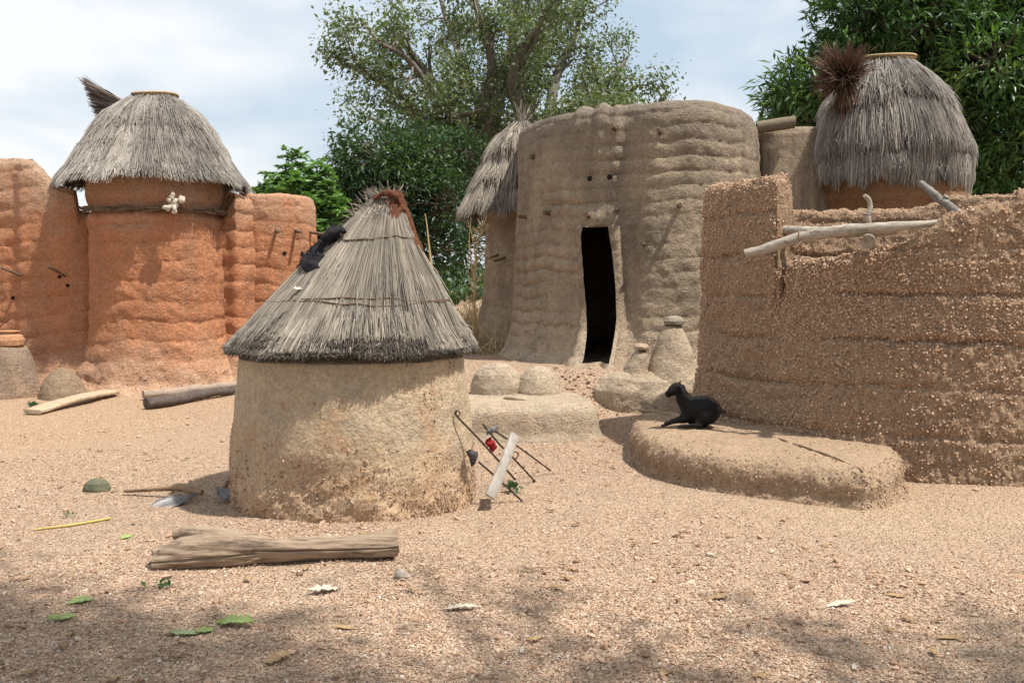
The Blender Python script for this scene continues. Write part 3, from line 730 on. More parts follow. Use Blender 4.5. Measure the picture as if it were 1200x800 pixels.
mb = MB(); ring(mb, S3, .17, r=.009, off=.05, seed=4, rnd=.1); mb.build('binding_rope', PEGM, rf)
mb = MB(); u = np.linspace(0, 2*PI, 50)
for k in range(3):
    R_ = .35+.022*k; tube(mb, np.stack([cx-.17+R_*np.cos(u), cy+R_*np.sin(u), 4.72+.014*np.sin(2*u+k)+.02*k], 1), .018, 7, cap=False)
mb.build('top_ring', RIM, rf)
# flared reed brush tied to the rim of the hat
mb = MB(); root = np.array(W(992, 92, 13.95)); axis = unit(np.array(W(974, 70, 13.4))-root)
m = 4200; v = RNG.normal(size=(m, 3)); v = unit(v); v = v-np.clip((v@axis), None, 0)[:, None]*axis*1.6; v = unit(v+axis*.15)
Lr = RNG.uniform(.20, .36, m)*(1+.8*vn(v*4.5, 1, 3))
reeds(mb, root+axis*.10+v*.03, root+axis*.12+v*Lr[:, None], .0055, .10, seed=8)
m = 500; A = root+axis*.1+RNG.normal(0, .03, (m, 3)); E = root+RNG.normal(0, .09, (m, 3))+np.array([.02, .05, -.42]); reeds(mb, A, E, .009, .05, seed=9)
mb.build('reed_brush', REED, rf)

# ================================================================ thatched hut in front
HC = (-1.17, 7.33)
hut = thing('thatched_hut', 'small round beige mud hut with a pointed grey straw roof, in the foreground', 'hut', (HC[0], HC[1], 0))
Oh = circle(HC[0], HC[1], .825, 560)
def dis_h(P, N):
    low = 1-sstep(.12, .48, P[..., 2]+.12*vn(P, 2.2, 3))
    return rough(P, .03, 1.6, 61)+rough(P, .007, 9, 62, 3)+low*(.045*fbm(P, 6, 4, 63)-.01)+.012*sstep(.3, .8, vn(P, 3.1, 66))*-1
Ph, Nh = loft(Oh, [(.07, 0, -.12), (.085, 0, 0), (.08, 0, .08), (.072, 0, .25), (.05, 0, .55), (.02, 0, .85), (0, 0, 1.06), (-.1, 0, 1.1), (-.7, 0, 1.12)], 190, 1, disp=dis_h)
mb = MB(); add_grid(mb, Ph, capend=True)
surf_pebbles(mb, Ph[:150], Nh[:150], 9500, .004, .0135, sink=.2, sel=lambda p, n: np.clip(1.25-2.6*(p[:, 2]+.2*vn(p, 2.2, 3)), .0, 1)**1.5+.35*(vn(p, 4, 66) > .45), mi=1)
mb.build('wall', [HUT, PEBD], hut)
mb = MB()
rp = [(0, .055, 2.25), (.15, .14, 2.13), (.35, .295, 1.90), (.66, .585, 1.51), (.86, .765, 1.25), (1, .875, 1.10)]
S4 = thatch(mb, HC, (.27, 0), rp, [(0, .98, 1)], 15000, .0034, (.3, .8), .016, 101, fringe=.01, wild=.8)
thatch(mb, HC, (.27, 0), rp, [(.55, .90, 1)], 5000, .0034, (.2, .4), .025, 104, fringe=.03, base=False, wild=.8)
thatch(mb, HC, (.27, 0), rp, [(.76, .955, 1), (.82, 1.0, 1.3)], 11000, .0034, (.10, .22), .022, 102, fringe=.03, base=False, mi=1, wild=1.3)
thatch(mb, HC, (.27, 0), rp, [(.05, .9, 1)], 320, .003, (.10, .25), .02, 107, fringe=.01, base=False, wild=3)
m = 260; uu_ = RNG.uniform(0, 2*PI, m); A_ = S4(uu_, RNG.uniform(0, .22, m)); reeds(mb, A_, A_+np.stack([np.cos(uu_)*.03-.03, np.sin(uu_)*.03, np.full(m, .05)], 1)+RNG.normal(0, .022, (m, 3)), .0035, .12, seed=14)
rf = mb.build('thatch_roof', [STRAW, STRAWD], hut)
mb = MB(); ring(mb, S4, .345, r=.006, off=.03, seed=1, rnd=.1, n=120); ring(mb, S4, .685, r=.0065, off=.040, seed=3, rnd=.1, n=140); ring(mb, S4, .70, r=.005, off=.044, seed=5, rnd=.1, n=140)
mb.build('binding_rope', PEGM, rf)
def crumple(path, rad, n=26, amp=.5, fr_=14, seed=0, flat=(1, 1, 1), nn_=30):
    mb = MB(); Pp = smooth_path(path, nn_); r = np.interp(np.linspace(0, 1, nn_), np.linspace(0, 1, len(rad)), rad)
    T, A, B = frames(Pp); a = np.linspace(0, 2*PI, n, endpoint=False)
    D = A[:, None]*np.cos(a)[None, :, None]+B[:, None]*np.sin(a)[None, :, None]
    V = Pp[:, None]+D*np.array(flat)*r[:, None, None]
    V = V+D*(amp*r[:, None]*(fbm(V, fr_, 3, seed)+.5*np.abs(vn(V, fr_*1.8, seed+4))))[..., None]
    add_grid(mb, V[:, ::-1], True, capend=True, capstart=True); return mb
def drape(mb, u0, u1, t0, t1, off=.03, amp=.03, seed=0, n=44, fr_=16):
    v, s = np.meshgrid(np.linspace(0, 1, n), np.linspace(0, 1, n)); ed_ = np.minimum(np.minimum(v, 1-v), np.minimum(s, 1-s))
    uu = u0+(u1-u0)*(v+.10*np.sin(5*s+seed)+.05*np.sin(13*s)); tt = t0+(t1-t0)*(s+.12*np.sin(6*v+seed)+.06*np.sin(17*v+1))
    Pd = S4(uu, np.clip(tt, 0, 1.1)); nn_ = unit(np.stack([np.cos(uu), np.sin(uu), uu*0+.8], -1))
    q = np.stack([uu*2.2, tt*2.2, uu*0], -1); f = 1-np.abs(vn(q*np.array([2.6, 1, 1]), fr_*.35, seed)); f = .65*f+.35*(1-np.abs(vn(q, fr_*.7, seed+2)))
    h = off+amp*f*(.35+.65*np.clip(ed_*9, 0, 1))
    A_ = Pd+nn_*h[..., None]; B_ = Pd+nn_*(h-.006)[..., None]
    mb.add(A_.reshape(-1, 3), gridfaces(n, n, False)); mb.add(B_.reshape(-1, 3), gridfaces(n, n, False)[:, ::-1])
mb = MB(); drape(mb, -1.15, .75, .02, .22, .012, .035, 3); drape(mb, -.35, .45, .16, .40, .015, .035, 6)
mb2 = crumple([W(438, 234, 7.2), W(446, 228, 7.2), W(460, 227, 7.2), W(469, 238, 7.22)], [.012, .02, .024, .014], amp=.6, seed=5, fr_=24)
n0 = mb.n; mb.V += mb2.V; mb.R += mb2.R; mb.F += [(f+n0, m_, s_) for f, m_, s_ in mb2.F]; mb.n += mb2.n
tag(mb.build('draped_cloth', BROWNC), 'rusty brown cloth draped over the peak of the hut roof', 'cloth')
mb = MB(); drape(mb, 3.05, 4.0, .34, .52, .02, .055, 9, fr_=22)
mb2 = crumple([W(377, 281, 7.05), W(388, 274, 7.05), W(398, 269, 7.08), W(404, 272, 7.05)], [.02, .036, .036, .014], amp=.55, seed=9, fr_=20)
n0 = mb.n; mb.V += mb2.V; mb.R += mb2.R; mb.F += [(f+n0, m_, s_) for f, m_, s_ in mb2.F]; mb.n += mb2.n
mb2 = crumple([W(384, 274, 7.07), W(390, 267, 7.07), W(392, 260, 7.07)], [.03, .022, .003], amp=.4, seed=12, fr_=20)
n0 = mb.n; mb.V += mb2.V; mb.R += mb2.R; mb.F += [(f+n0, m_, s_) for f, m_, s_ in mb2.F]; mb.n += mb2.n
tag(mb.build('draped_cloth', BLACKC), 'black crumpled cloth lying on the left slope of the hut roof', 'cloth')

# ================================================================ pebbly enclosure wall
CC = (4.35, 10.20); CR = 2.36
an = np.concatenate([np.linspace(PI*.86, PI*1.78, 1000, endpoint=False), np.linspace(PI*1.78, PI*2.86, 260, endpoint=False)])
Oe = np.stack([CC[0]+CR*np.cos(an), CC[1]+CR*np.sin(an)*np.where(np.sin(an) > 0, .60, 1)], 1)
wob = .05*vn(np.stack([Oe[:, 0], Oe[:, 1], Oe[:, 0]*0], -1), .8, 4); Oe = Oe*(1)+outn(Oe)*wob[:, None]
nn0 = outn(Oe); facing = (nn0*Oe).sum(1) < 0
pxo = 600+F*Oe[:, 0]/Oe[:, 1]
yf = np.interp(pxo, [815, 835, 870, 903, 908, 910.5, 913, 914.5, 918, 921, 950, 1000, 1040, 1070, 1090, 1110, 1140, 1170, 1187, 1193, 1200, 1260, 1450],
               [222, 216, 211, 206, 212, 298, 318, 345, 318, 303, 301, 294, 288, 275, 262, 251, 241, 234, 232, 225, 222, 226, 236])
yb = np.interp(pxo, [815, 870, 895, 908, 1000, 1070, 1092, 1110, 1180, 1450], [222, 211, 216, 247, 247, 246, 236, 231, 226, 228])
He = np.array([W(p, (a if f else b), y)[2] for p, a, b, f, y in zip(pxo, yf, yb, facing, Oe[:, 1])])
He = He+.02*vn(np.stack([Oe[:, 0], Oe[:, 1], Oe[:, 0]*0], -1), 9, 4)
def dis_e(P, N):
    zz_ = P[..., 2]/.385+.12+.10*vn(P, (1.2, 1.2, .4), 5)+.06*vn(P, (5, 5, 1), 6); g = np.exp(-((zz_-np.round(zz_))/.05)**2)*np.clip(.6+.8*vn(P, 1.6, 8), 0, 1)
    return -.05*g+rough(P, .045, 1.4, 141, 3)+rough(P, .022, 11, 142, 4)+.012*vn(P, 30, 143)+.006*vn(P, 60, 144)
Pe, Ne = loft(Oe, [(.16, 0, -.1), (.13, 0, .1), (.06, 0, .6), (.02, 0, 1.2), (0, 1, -.08), (-.03, 1, -.02), (-.07, 1, 0), (-.14, 1, 0), (-.19, 1, -.04), (-.21, 1, -.4), (-.21, 0, .1)], 230, He, disp=dis_e)
mb = MB(); add_grid(mb, Pe)
surf_pebbles(mb, Pe[:150], Ne[:150], 46000, .005, .017, sink=.05, mi=1, sel=lambda p, n: ((n[:, 0]*p[:, 0]+n[:, 1]*p[:, 1]) < .3*np.hypot(p[:, 0], p[:, 1]))*(.4+.6*(vn(p, 1.5, 7) > -.1)))
surf_pebbles(mb, Pe[120:200], Ne[120:200], 5000, .006, .017, sink=.05, mi=1)
# the wall in the photograph shows a deep crack left of the sunken lip
encl = tag(mb.build('enclosure_wall', [PEBW, PEBR]), 'rough pebbly brown mud wall of a round roofless enclosure, at the right', 'wall')

def pole(name, pts, rad, m, label, cat, group=None, n=10, noise=(.006, .08), seed=0, parent=None, knots=()):
    mb = MB(); k = max(12, len(pts)*8); Pp = smooth_path(pts, k); r = np.interp(np.linspace(0, 1, k), np.linspace(0, 1, len(rad)), rad)
    tube(mb, Pp, r, n+6, noise=noise, seed=seed)
    for (t, d, L, rr) in knots:
        q = Pp[int(t*(k-1))]; d = np.array(d, float); tube(mb, np.array([q+d*s for s in np.linspace(0, L, 4)]), rr*np.array([1.2, 1, .9, .75]), 8, noise=(rr*.2, .05), seed=seed+1)
    o = mb.build(name, m, parent)
    return tag(o, label, cat, group) if label else o
pole('leaning_pole', [W(873, 298, 8.55), W(900, 291, 8.5), W(940, 278, 8.42), (W(985, 270, 8.28)), W(1030, 267, 8.17), W(1070, 264, 8.12), W(1103, 260, 8.12)], [.040, .046, .050, .047, .046, .038, .026], POLE, 'long silvery bent pole lying along the sunken lip of the pebbly wall', 'pole', noise=(.010, .1), seed=2)
pole('split_pole', [W(917, 269, 8.95), W(960, 271, 8.75), W(1010, 272, 8.55), W(1050, 270, 8.45)], [.035, .04, .04, .035], POLE, 'short pale pole lying just behind the long bent pole', 'pole', noise=(.01, .06), seed=5)
pole('upright_stick', [W(1021, 272, 8.5), W(1017, 255, 8.5), W(1020, 243, 8.5), W(1018, 234, 8.5), W(1013, 229, 8.48)], [.024, .022, .024, .02, .014], POLE, 'pale crooked stick standing upright behind the long bent pole', 'stick', seed=6, knots=((.45, (-.9, 0, .3), .05, .014),))
pole('grey_pole', [W(1079, 214, 8.9), W(1096, 229, 8.75), (W(1108, 238, 8.65)), W(1124, 250, 8.5)], [.026, .034, .036, .036], mat_wood('grey_pole_wood', (.20, .18, .16), (.32, .3, .27), (.1, .085, .07), (6, 40, 40)), 'grey knobbly pole sticking up at a slant over the rim of the pebbly wall', 'pole', noise=(.01, .05), seed=7, knots=((.6, (.3, -.5, .7), .06, .028),))
pole('stub_pole', [W(1017, 283, 8.0), W(1017.5, 282, 8.3), W(1018, 280, 8.8)], [.055, .056, .05], mat_wood('stub_wood', (.28, .22, .16), (.36, .29, .22), (.1, .07, .05)), 'round sawn pole end poking out of the wall beneath the long bent pole', 'pole', noise=(.006, .1), seed=8)
mb = MB(); q = smooth_path([W(936, 272, 8.33), W(933, 290, 8.33), W(939, 283, 8.35), W(937, 300, 8.5), W(931, 340, 8.5), W(924, 370, 8.55), W(917, 415, 8.6), W(911, 446, 8.62)], 50)
tube(mb, q, .0055, 6); qq = np.array([np.array(W(936.5, 280, 8.44))+.064*np.array([.25*math.cos(a), math.cos(a), math.sin(a)]) for a in np.linspace(0, 2*PI, 20)]); tube(mb, qq, .006, 6)
tag(mb.build('hanging_rope', ROPE), 'thin frayed rope dangling from the long bent pole against the wall', 'rope')

# ================================================================ mud bench with the goat
bp = [G(738, 526)[:2], G(752, 549)[:2], G(795, 566)[:2], G(850, 578)[:2], G(920, 586)[:2], G(985, 593)[:2], G(1020, 596)[:2], G(1048, 588)[:2], G(1060, 570)[:2], (3.25, 8.6), (3.2, 9.2), (2.4, 9.9), (1.7, 10.0), G(752, 508)[:2]]
Ob = ccw(catmull(bp, 620, True)); cb = np.array([2.15, 8.65])
def bench_rows(O, c, prof, nr, disp=None):
    q = resample(prof, nr); rows = []
    n = outn(O)
    for o_, z_ in q:
        if o_ > -.16: rows.append(np.c_[O+n*o_, np.full(len(O), z_)])
        else:
            k = 1-(-o_-.16)/2; rows.append(np.c_[c+(O-n*.16-c)*k, np.full(len(O), z_)])
    P = np.array(rows); N = gridnormals(P, True)
    if disp is not None: P = P+N*disp(P)[..., None]; N = gridnormals(P, True)
    return P, N
Pb, Nb = bench_rows(Ob, cb, [(.04, -.1), (.0, .0), (-.03, .05), (-.02, .14), (-.035, .20), (-.07, .245), (-.16, .27), (-.6, .285), (-1.2, .29), (-2.1, .29)], 120, lambda P: rough(P, .03, 1.8, 5)+rough(P, .022, 9, 6, 3)*(P[..., 2] < .25)+.006*vn(P, 20, 3))
mb = MB(); add_grid(mb, Pb, capend=True)
surf_pebbles(mb, Pb[:50], Nb[:50], 5500, .004, .014, sink=.15, mi=1, sel=lambda p, n: 1.0*(p[:, 2] < .25)+.05)
tag(mb.build('mud_bench', [BENCHM, PEBD]), 'low rounded mud bench along the foot of the pebbly wall, the goat lies on it', 'bench')

# ================================================================ pale block and mounds by the doorway
x1 = px2x(700, 9.95)
bl = [(-1.1, 9.9), (-.6, 9.83), (0, 9.82), (.6, 9.86), (x1-.04, 9.93), (x1+.06, 10.2), (x1+.02, 10.9), (x1-.1, 11.45), (.3, 11.55), (-.5, 11.5), (-1.1, 11.3), (-1.25, 10.6)]
Oq = ccw(catmull(bl, 420, True))
Pq, Nq = bench_rows(Oq, np.array([-.1, 10.7]), [(.06, -.1), (.02, .0), (-.02, .08), (-.03, .2), (-.05, .29), (-.09, .325), (-.16, .345), (-.6, .35), (-2.1, .35)], 90, lambda P: rough(P, .03, 1.6, 5)+rough(P, .008, 9, 6, 3))
mb = MB(); add_grid(mb, Pq, capend=True); surf_pebbles(mb, Pq[:25], Nq[:25], 500, .004, .011, mi=1)
tag(mb.build('clay_platform', [PALE, PEBD]), 'low pale clay platform with a flat top in front of the doorway', 'platform')
def blob(name, c, prof, label=None, cat=None, mat=PALE, ry=1.0, lean=(0, 0), parent=None, seed=0, group=None, amp=.03, n=120, nr=70, peb=0, origin=None, fine=.007):
    O = circle(0, 0, 1, n); q = resample(prof, nr); z0 = q[0][1]
    P = np.stack([np.c_[c[0]+O[:, 0]*r+lean[0]*(z-z0), c[1]+O[:, 1]*r*ry+lean[1]*(z-z0), np.full(n, z)] for r, z in q])
    N = gridnormals(P, True); P = P+N*(rough(P, amp, 2.6, seed)+rough(P, fine, 11, seed+3, 3))[..., None]
    mb = MB(); add_grid(mb, P, capend=True)
    if peb: surf_pebbles(mb, P, gridnormals(P, True), peb, .004, .013, mi=1, sel=lambda p, n: 1.0*(p[:, 2] < z0+.35))
    o = mb.build(name, [mat, PEBD], parent)
    if label: tag(o, label, cat, group)
    return o
blob('clay_mound', (px2x(581, 11.25), 11.25), [(.30, .25), (.29, .42), (.25, .56), (.17, .65), (.06, .685), (.005, .69)], 'rounded clay mound on the platform, beside the edge of the hut roof', 'mound', seed=3)
blob('clay_mound', (px2x(631, 11.2), 11.2), [(.27, .25), (.25, .38), (.20, .52), (.13, .61), (.05, .64), (.005, .645)], 'smaller clay mound with a pock mark, nearer the doorway', 'mound', seed=13)
# shrine by the right door jamb
sh = thing('clay_shrine', 'lumpy pale clay shrine with two stone-capped cones right of the doorway', 'shrine', (px2x(778, 12.2), 12.2, 0))
blob('mound_base', (px2x(769, 12.25), 12.25), [(.86, -.1), (.84, .1), (.80, .28), (.68, .42), (.5, .5), (.2, .53), (.01, .54)], parent=sh, ry=.62, seed=23, amp=.10, n=220, nr=90, peb=700)
cone = blob('tall_cone', (px2x(788, 12.2), 12.2), [(.36, .30), (.30, .5), (.24, .72), (.17, .92), (.12, 1.03), (.11, 1.06), (.01, 1.08)], parent=sh, seed=33, amp=.04)
blob('cap_stone', (px2x(790, 12.2), 12.2), [(.05, 1.05), (.125, 1.08), (.13, 1.12), (.10, 1.165), (.05, 1.185), (.005, 1.19)], parent=cone, mat=mat_clay('cap_clay', (.33, .28, .22), (.27, .22, .17), grit=.004), seed=37, amp=.015)
cone = blob('short_cone', (px2x(741, 12.1), 12.1), [(.22, .30), (.18, .46), (.14, .60), (.10, .72), (.08, .76), (.01, .78)], parent=sh, seed=43, amp=.03, lean=(.22, 0))
blob('cap_stone', (px2x(752, 12.1), 12.1), [(.03, .765), (.085, .78), (.09, .81), (.06, .84), (.005, .85)], parent=cone, mat=mat_clay('cap_clay_pink', (.46, .34, .25), (.4, .3, .22), grit=.004), seed=47, amp=.01)
# doorstep under the threshold
blob('doorstep', (px2x(704, 12.95), 12.98), [(.22, .1), (.21, .35), (.19, .46), (.12, .50), (.01, .505)], parent=mh, mat=PALE, ry=1.1, seed=53, amp=.03)
# rubble in front of the step
mb = MB(); n = 160; x = RNG.normal(px2x(678, 12.1), .22, n); y = RNG.normal(12.0, .22, n); s = RNG.uniform(.012, .04, n)
pebbles(mb, np.stack([x, y, gz(x, y)+s*.4], 1), s, rnd=RNG.uniform(.3, .8, n)); tag(mb.build('rubble', PEB, origin=(px2x(678, 12.1), 12, .2)), 'crumbled clay rubble between the platform and the doorstep', 'rubble', kind='stuff')

# left: pot on its pedestal, cone
ps = thing('clay_pedestal', 'bell-shaped grey clay pedestal against the foot of the orange house, at the left edge', 'pedestal', (px2x(8, 13.9), 13.9, 0))
blob('mound_base', (px2x(8, 13.9), 13.9), [(.44, -.1), (.42, .05), (.36, .3), (.32, .52), (.27, .66), (.24, .70), (.02, .71)], parent=ps, mat=mat_clay('pedestal_clay', (.50, .37, .27), (.42, .30, .21), foot=(.48, .31, .2), fz=(0, .35), stain=(.2, .16, .13), stain_amt=.5), seed=63, amp=.03)
blob('clay_pot', (px2x(10, 13.9), 13.9), [(.15, .69), (.19, .72), (.195, .79), (.17, .85), (.115, .875), (.115, .89), (.145, .905), (.145, .915), (.02, .925)], 'squat orange clay pot with a lid, on the pedestal at the left edge', 'pot', mat=JAR, seed=73, amp=.01, nr=120, fine=.003)
blob('clay_cone', (px2x(71, 13.75), 13.75), [(.36, -.05), (.32, .08), (.22, .26), (.12, .36), (.03, .40), (.005, .405)], 'low pointed clay cone at the foot of the orange house', 'mound', mat=mat_clay('cone_clay', (.46, .33, .22), (.38, .27, .18), grit=.02), seed=83, amp=.04, peb=200)

# ================================================================ goat
gx, gy = 1.645, 8.86
HR = HitSurf(Pb[45:], np.tile([[[0, 0, 1.]]], (Pb.shape[0]-45, Pb.shape[1], 1)))
kk = np.argmin((HR.P[:, 0]-gx)**2+(HR.P[:, 1]-gy)**2); gzz = float(HR.P[kk][2])
goat = thing('goat', 'small black goat kid lying on the mud bench, head raised and turned to the left', 'goat', (gx, gy, gzz))
gm = MB()
def gt(path, rad, n=20, k=20):
    Pp = smooth_path(path, k); s_ = np.linspace(0, 1, k); r = np.interp(s_, np.linspace(0, 1, len(rad)), rad); e_ = np.minimum(s_, 1-s_)*(k-1)
    tube(gm, Pp, r*np.where(e_ < .5, .45, np.where(e_ < 1.5, .85, 1)), n)
gt([(.20, .005, .10), (.165, .005, .115), (.10, 0, .132), (.02, 0, .130), (-.05, 0, .128), (-.10, 0, .125)], [.06, .102, .134, .130, .118, .085])
gt([(-.05, 0, .16), (-.085, 0, .205), (-.115, -.004, .255), (-.135, -.008, .305), (-.14, -.01, .325)], [.095, .074, .057, .049, .034])
gt([(-.118, -.01, .325), (-.15, -.012, .328), (-.185, -.015, .308), (-.225, -.019, .280), (-.255, -.022, .262)], [.036, .050, .045, .034, .026])
gt([(-.14, -.012, .305), (-.19, -.016, .283), (-.235, -.02, .262)], [.028, .022, .016])
gt([(.13, -.06, .11), (.08, -.085, .095), (.02, -.10, .065), (-.01, -.108, .045)], [.07, .072, .045, .026])
gt([(.06, -.12, .03), (0, -.125, .028), (-.07, -.13, .022), (-.125, -.13, .016)], [.026, .020, .015, .014])
gt([(.13, .06, .10), (.06, .09, .08), (-.01, .10, .04)], [.07, .06, .03])
gt([(-.06, -.05, .10), (-.10, -.07, .075), (-.15, -.08, .060), (-.20, -.083, .050), (-.235, -.086, .036), (-.262, -.088, .020)], [.06, .044, .031, .022, .017, .015])
gt([(-.06, .05, .12), (-.12, .06, .06), (-.18, .06, .03), (-.235, .055, .018)], [.05, .03, .017, .013])
gt([(.20, .01, .14), (.232, .012, .135), (.25, .014, .11)], [.022, .016, .008])
og = gm.build('goat_skel', FUR, origin=(0, 0, 0)); md = og.modifiers.new('r', 'REMESH'); md.mode = 'VOXEL'; md.voxel_size = .0055; sm_ = og.modifiers.new('s', 'SMOOTH'); sm_.factor = .6; sm_.iterations = 7
dg = bpy.context.evaluated_depsgraph_get(); em = og.evaluated_get(dg).to_mesh()
nv = len(em.vertices); V = np.zeros(nv*3); em.vertices.foreach_get('co', V); V = V.reshape(-1, 3); Nn = np.zeros(nv*3); em.vertices.foreach_get('normal', Nn); Nn = Nn.reshape(-1, 3)
fq = [tuple(p.vertices) for p in em.polygons]; og.evaluated_get(dg).to_mesh_clear(); bpy.data.objects.remove(og)
V[:, 2] = np.maximum(V[:, 2], .002); V = V+Nn*(.004*vn(V, 40, 3)+.006*vn(V, 14, 4))[:, None]
ga = math.radians(-8); RZ = np.array([[math.cos(ga), -math.sin(ga), 0], [math.sin(ga), math.cos(ga), 0], [0, 0, 1]])
def gl(v): return np.asarray(v)@RZ.T*1.06+np.array([gx, gy, gzz])
mb = MB(); q4 = np.array([f for f in fq if len(f) == 4]); mb.add(gl(V), q4)
q3 = np.array([f for f in fq if len(f) == 3])
if len(q3): mb.add(gl(V), q3)
idx = RNG.integers(0, nv, 9000); idx = idx[(V[idx, 2] > .03)]
A = V[idx]-Nn[idx]*.002; Dv = unit(Nn[idx]*.6+np.array([.7, 0, -.35])+RNG.normal(0, .15, (len(idx), 3)))
mb2 = MB(); reeds(mb2, gl(A), gl(A+Dv*RNG.uniform(.006, .014, (len(idx), 1))), .0008, .05, K=3, seed=2)
n0 = mb.n; mb.V += mb2.V; mb.R += mb2.R; mb.F += [(f+n0, m_, s_) for f, m_, s_ in mb2.F]; mb.n += mb2.n
mb.build('body', FUR, goat)
def gpart(name, path, rad, m, flat=(1, 1, 1), n=12):
    mb = MB(); Pp = smooth_path(path, 12); r = np.interp(np.linspace(0, 1, 12), np.linspace(0, 1, len(rad)), rad); T, A, B = frames(Pp); a = np.linspace(0, 2*PI, n, endpoint=False)
    Vv = Pp[:, None]+(A[:, None]*np.cos(a)[None, :, None]*flat[0]+B[:, None]*np.sin(a)[None, :, None]*flat[1])*r[:, None, None]
    add_grid(mb, gl(Vv.reshape(-1, 3)).reshape(Vv.shape)[:, ::-1], True, capend=True, capstart=True); return mb.build(name, m, goat)
gpart('ear', [(-.128, -.040, .345), (-.112, -.068, .338), (-.088, -.088, .312)], [.010, .026, .005], EARM, (1, .4))
gpart('ear', [(-.128, .022, .347), (-.112, .048, .345), (-.09, .068, .33)], [.008, .019, .004], EARM, (1, .4))
gpart('horn', [(-.142, -.024, .358), (-.135, -.026, .376), (-.128, -.028, .386)], [.008, .006, .002], SKINB)
gpart('horn', [(-.142, .002, .358), (-.135, .004, .376), (-.128, .006, .386)], [.008, .006, .002], SKINB)
for s in (-1, 1): gpart('eye', [(-.178, -.015+s*.031, .322), (-.178, -.015+s*.038, .323)], [.008, .004], SKINB)
for p in ((-.260, -.088, .016), (-.12, -.13, .016), (-.23, .055, .018)): gpart('hoof', [p, (p[0]-.018, p[1], p[2]-.002), (p[0]-.03, p[1], p[2]-.006)], [.013, .014, .007], SKINB)

# ================================================================ log, tools, litter
def gpt(px, py, dz=0): x, y, _ = G(px, py); z = gzf(x, y); x, y, _ = G(px, py, z); return np.array([x, y, z+dz])
lg = MB()
Pp = smooth_path([gpt(178, 664, .055), gpt(230, 662, .07), gpt(290, 660, .072), gpt(370, 657, .070), gpt(430, 655, .072), gpt(464, 653, .078)], 90)
def logr(t): return np.interp(t, [0, .12, .3, .45, .8, .93, 1], [.066, .095, .098, .070, .062, .072, .078])
T, A, B = frames(Pp); a = np.linspace(0, 2*PI, 150, endpoint=False); t = np.linspace(0, 1, 90)
V = Pp[:, None]+(A[:, None]*np.cos(a)[None, :, None]+B[:, None]*np.sin(a)[None, :, None])*logr(t)[:, None, None]
Nn = unit(V-Pp[:, None]); V = V-Nn*(.022*np.exp(-((Nn[..., 2]-.12-.10*np.sin(5*t)[:, None]-.03*np.sin(31*t)[:, None])/.045)**2)*(Nn[..., 1] < 0)*sstep(.35, .5, t)[:, None]+.016*np.exp(-((Nn[..., 2]+.25-.2*np.sin(4*t)[:, None])/.05)**2)*(Nn[..., 1] < 0)*(1-sstep(.3, .5, t))[:, None])[..., None]; V = V+Nn*(.026*fbm(V, (2.2, 12, 12), 4, 5)+.008*vn(V, (4, 45, 45), 6)+.035*vn(V, 5, 7)*(1-sstep(.0, .5, t))[:, None])[..., None]
V = V+unit(T)[:, None]*(.03*vn(V*6, 3, 8)*((t < .03)+(t > .98))[:, None])[..., None]
add_grid(lg, V[:, ::-1], True, capend=True, capstart=True)
Pp2 = smooth_path([gpt(205, 652, .130), gpt(225, 651, .138), gpt(250, 652, .130), gpt(275, 654, .115), gpt(325, 656, .075)], 40)
T, A, B = frames(Pp2); r2 = np.interp(np.linspace(0, 1, 40), [0, .2, .6, 1], [.034, .05, .055, .05])
V = Pp2[:, None]+(A[:, None]*np.cos(a)[None, :, None]+B[:, None]*np.sin(a)[None, :, None]*.9)*r2[:, None, None]; V = V+unit(V-Pp2[:, None])*(.009*fbm(V, (4, 16, 16), 3, 9))[..., None]
add_grid(lg, V[:, ::-1], True, capend=True, capstart=True)
tag(lg.build('log', LOGM), 'big weathered brown log lying on the gravel in front of the hut', 'log')
pole('thin_log', [gpt(168, 469, .08), gpt(200, 467, .08), gpt(225, 465, .11), gpt(262, 461, .10), gpt(296, 456, .12)], [.055, .06, .055, .055, .05], mat_wood('greyish_log', (.30, .23, .18), (.38, .3, .24), (.15, .11, .08), (8, 30, 30)), 'pale crooked log lying behind a dark one by the orange house', 'log', noise=(.02, .2), seed=3)
pole('thin_log', [gpt(171, 480, .08), gpt(200, 476, .08), gpt(240, 468, .08), (gpt(275, 462, .07)), gpt(300, 457, .07)], [.07, .068, .065, .055, .05], DARKLOG, 'dark charred log lying in front of a pale one by the orange house', 'log', noise=(.015, .1), seed=4)
def plank(name, p0, p1, wd, th, m, label, cat, up=(0, 0, 1), seed=0, warp=.01):
    p0, p1 = np.array(p0), np.array(p1); T = unit(p1-p0); up = np.array(up, float); S = unit(np.cross(T, up)); U = np.cross(S, T)
    n = 40; rows = []
    for k, t in enumerate(np.linspace(0, 1, n)):
        c = p0+(p1-p0)*t+U*warp*math.sin(3*t); w = wd*(1-.45*max(0, abs(t-.5)*2-.8)*5*.3)*(1+.12*math.sin(5*t+seed)); h = th
        sec = [(-1, -.6), (-.9, -1), (-.3, -1), (.3, -1), (.9, -1), (1, -.6), (1, .6), (.9, 1), (.3, 1), (-.3, 1), (-.9, 1), (-1, .6)]
        rows.append([c+S*a_*w/2+U*b_*h/2 for a_, b_ in sec])
    P = np.array(rows); P = P+(P-P.mean(1, keepdims=True))*(.12*vn(P, 18, seed))[..., None]
    mb = MB(); add_grid(mb, P, True, capend=True, capstart=True); return tag(mb.build(name, m), label, cat)
plank('plank', gpt(38, 487, .05), gpt(131, 464, .06), .24, .05, PLANK2, 'old tan plank lying on the ground near the clay cone at the left', 'plank', up=(0, -.3, 1), seed=2, warp=.03)
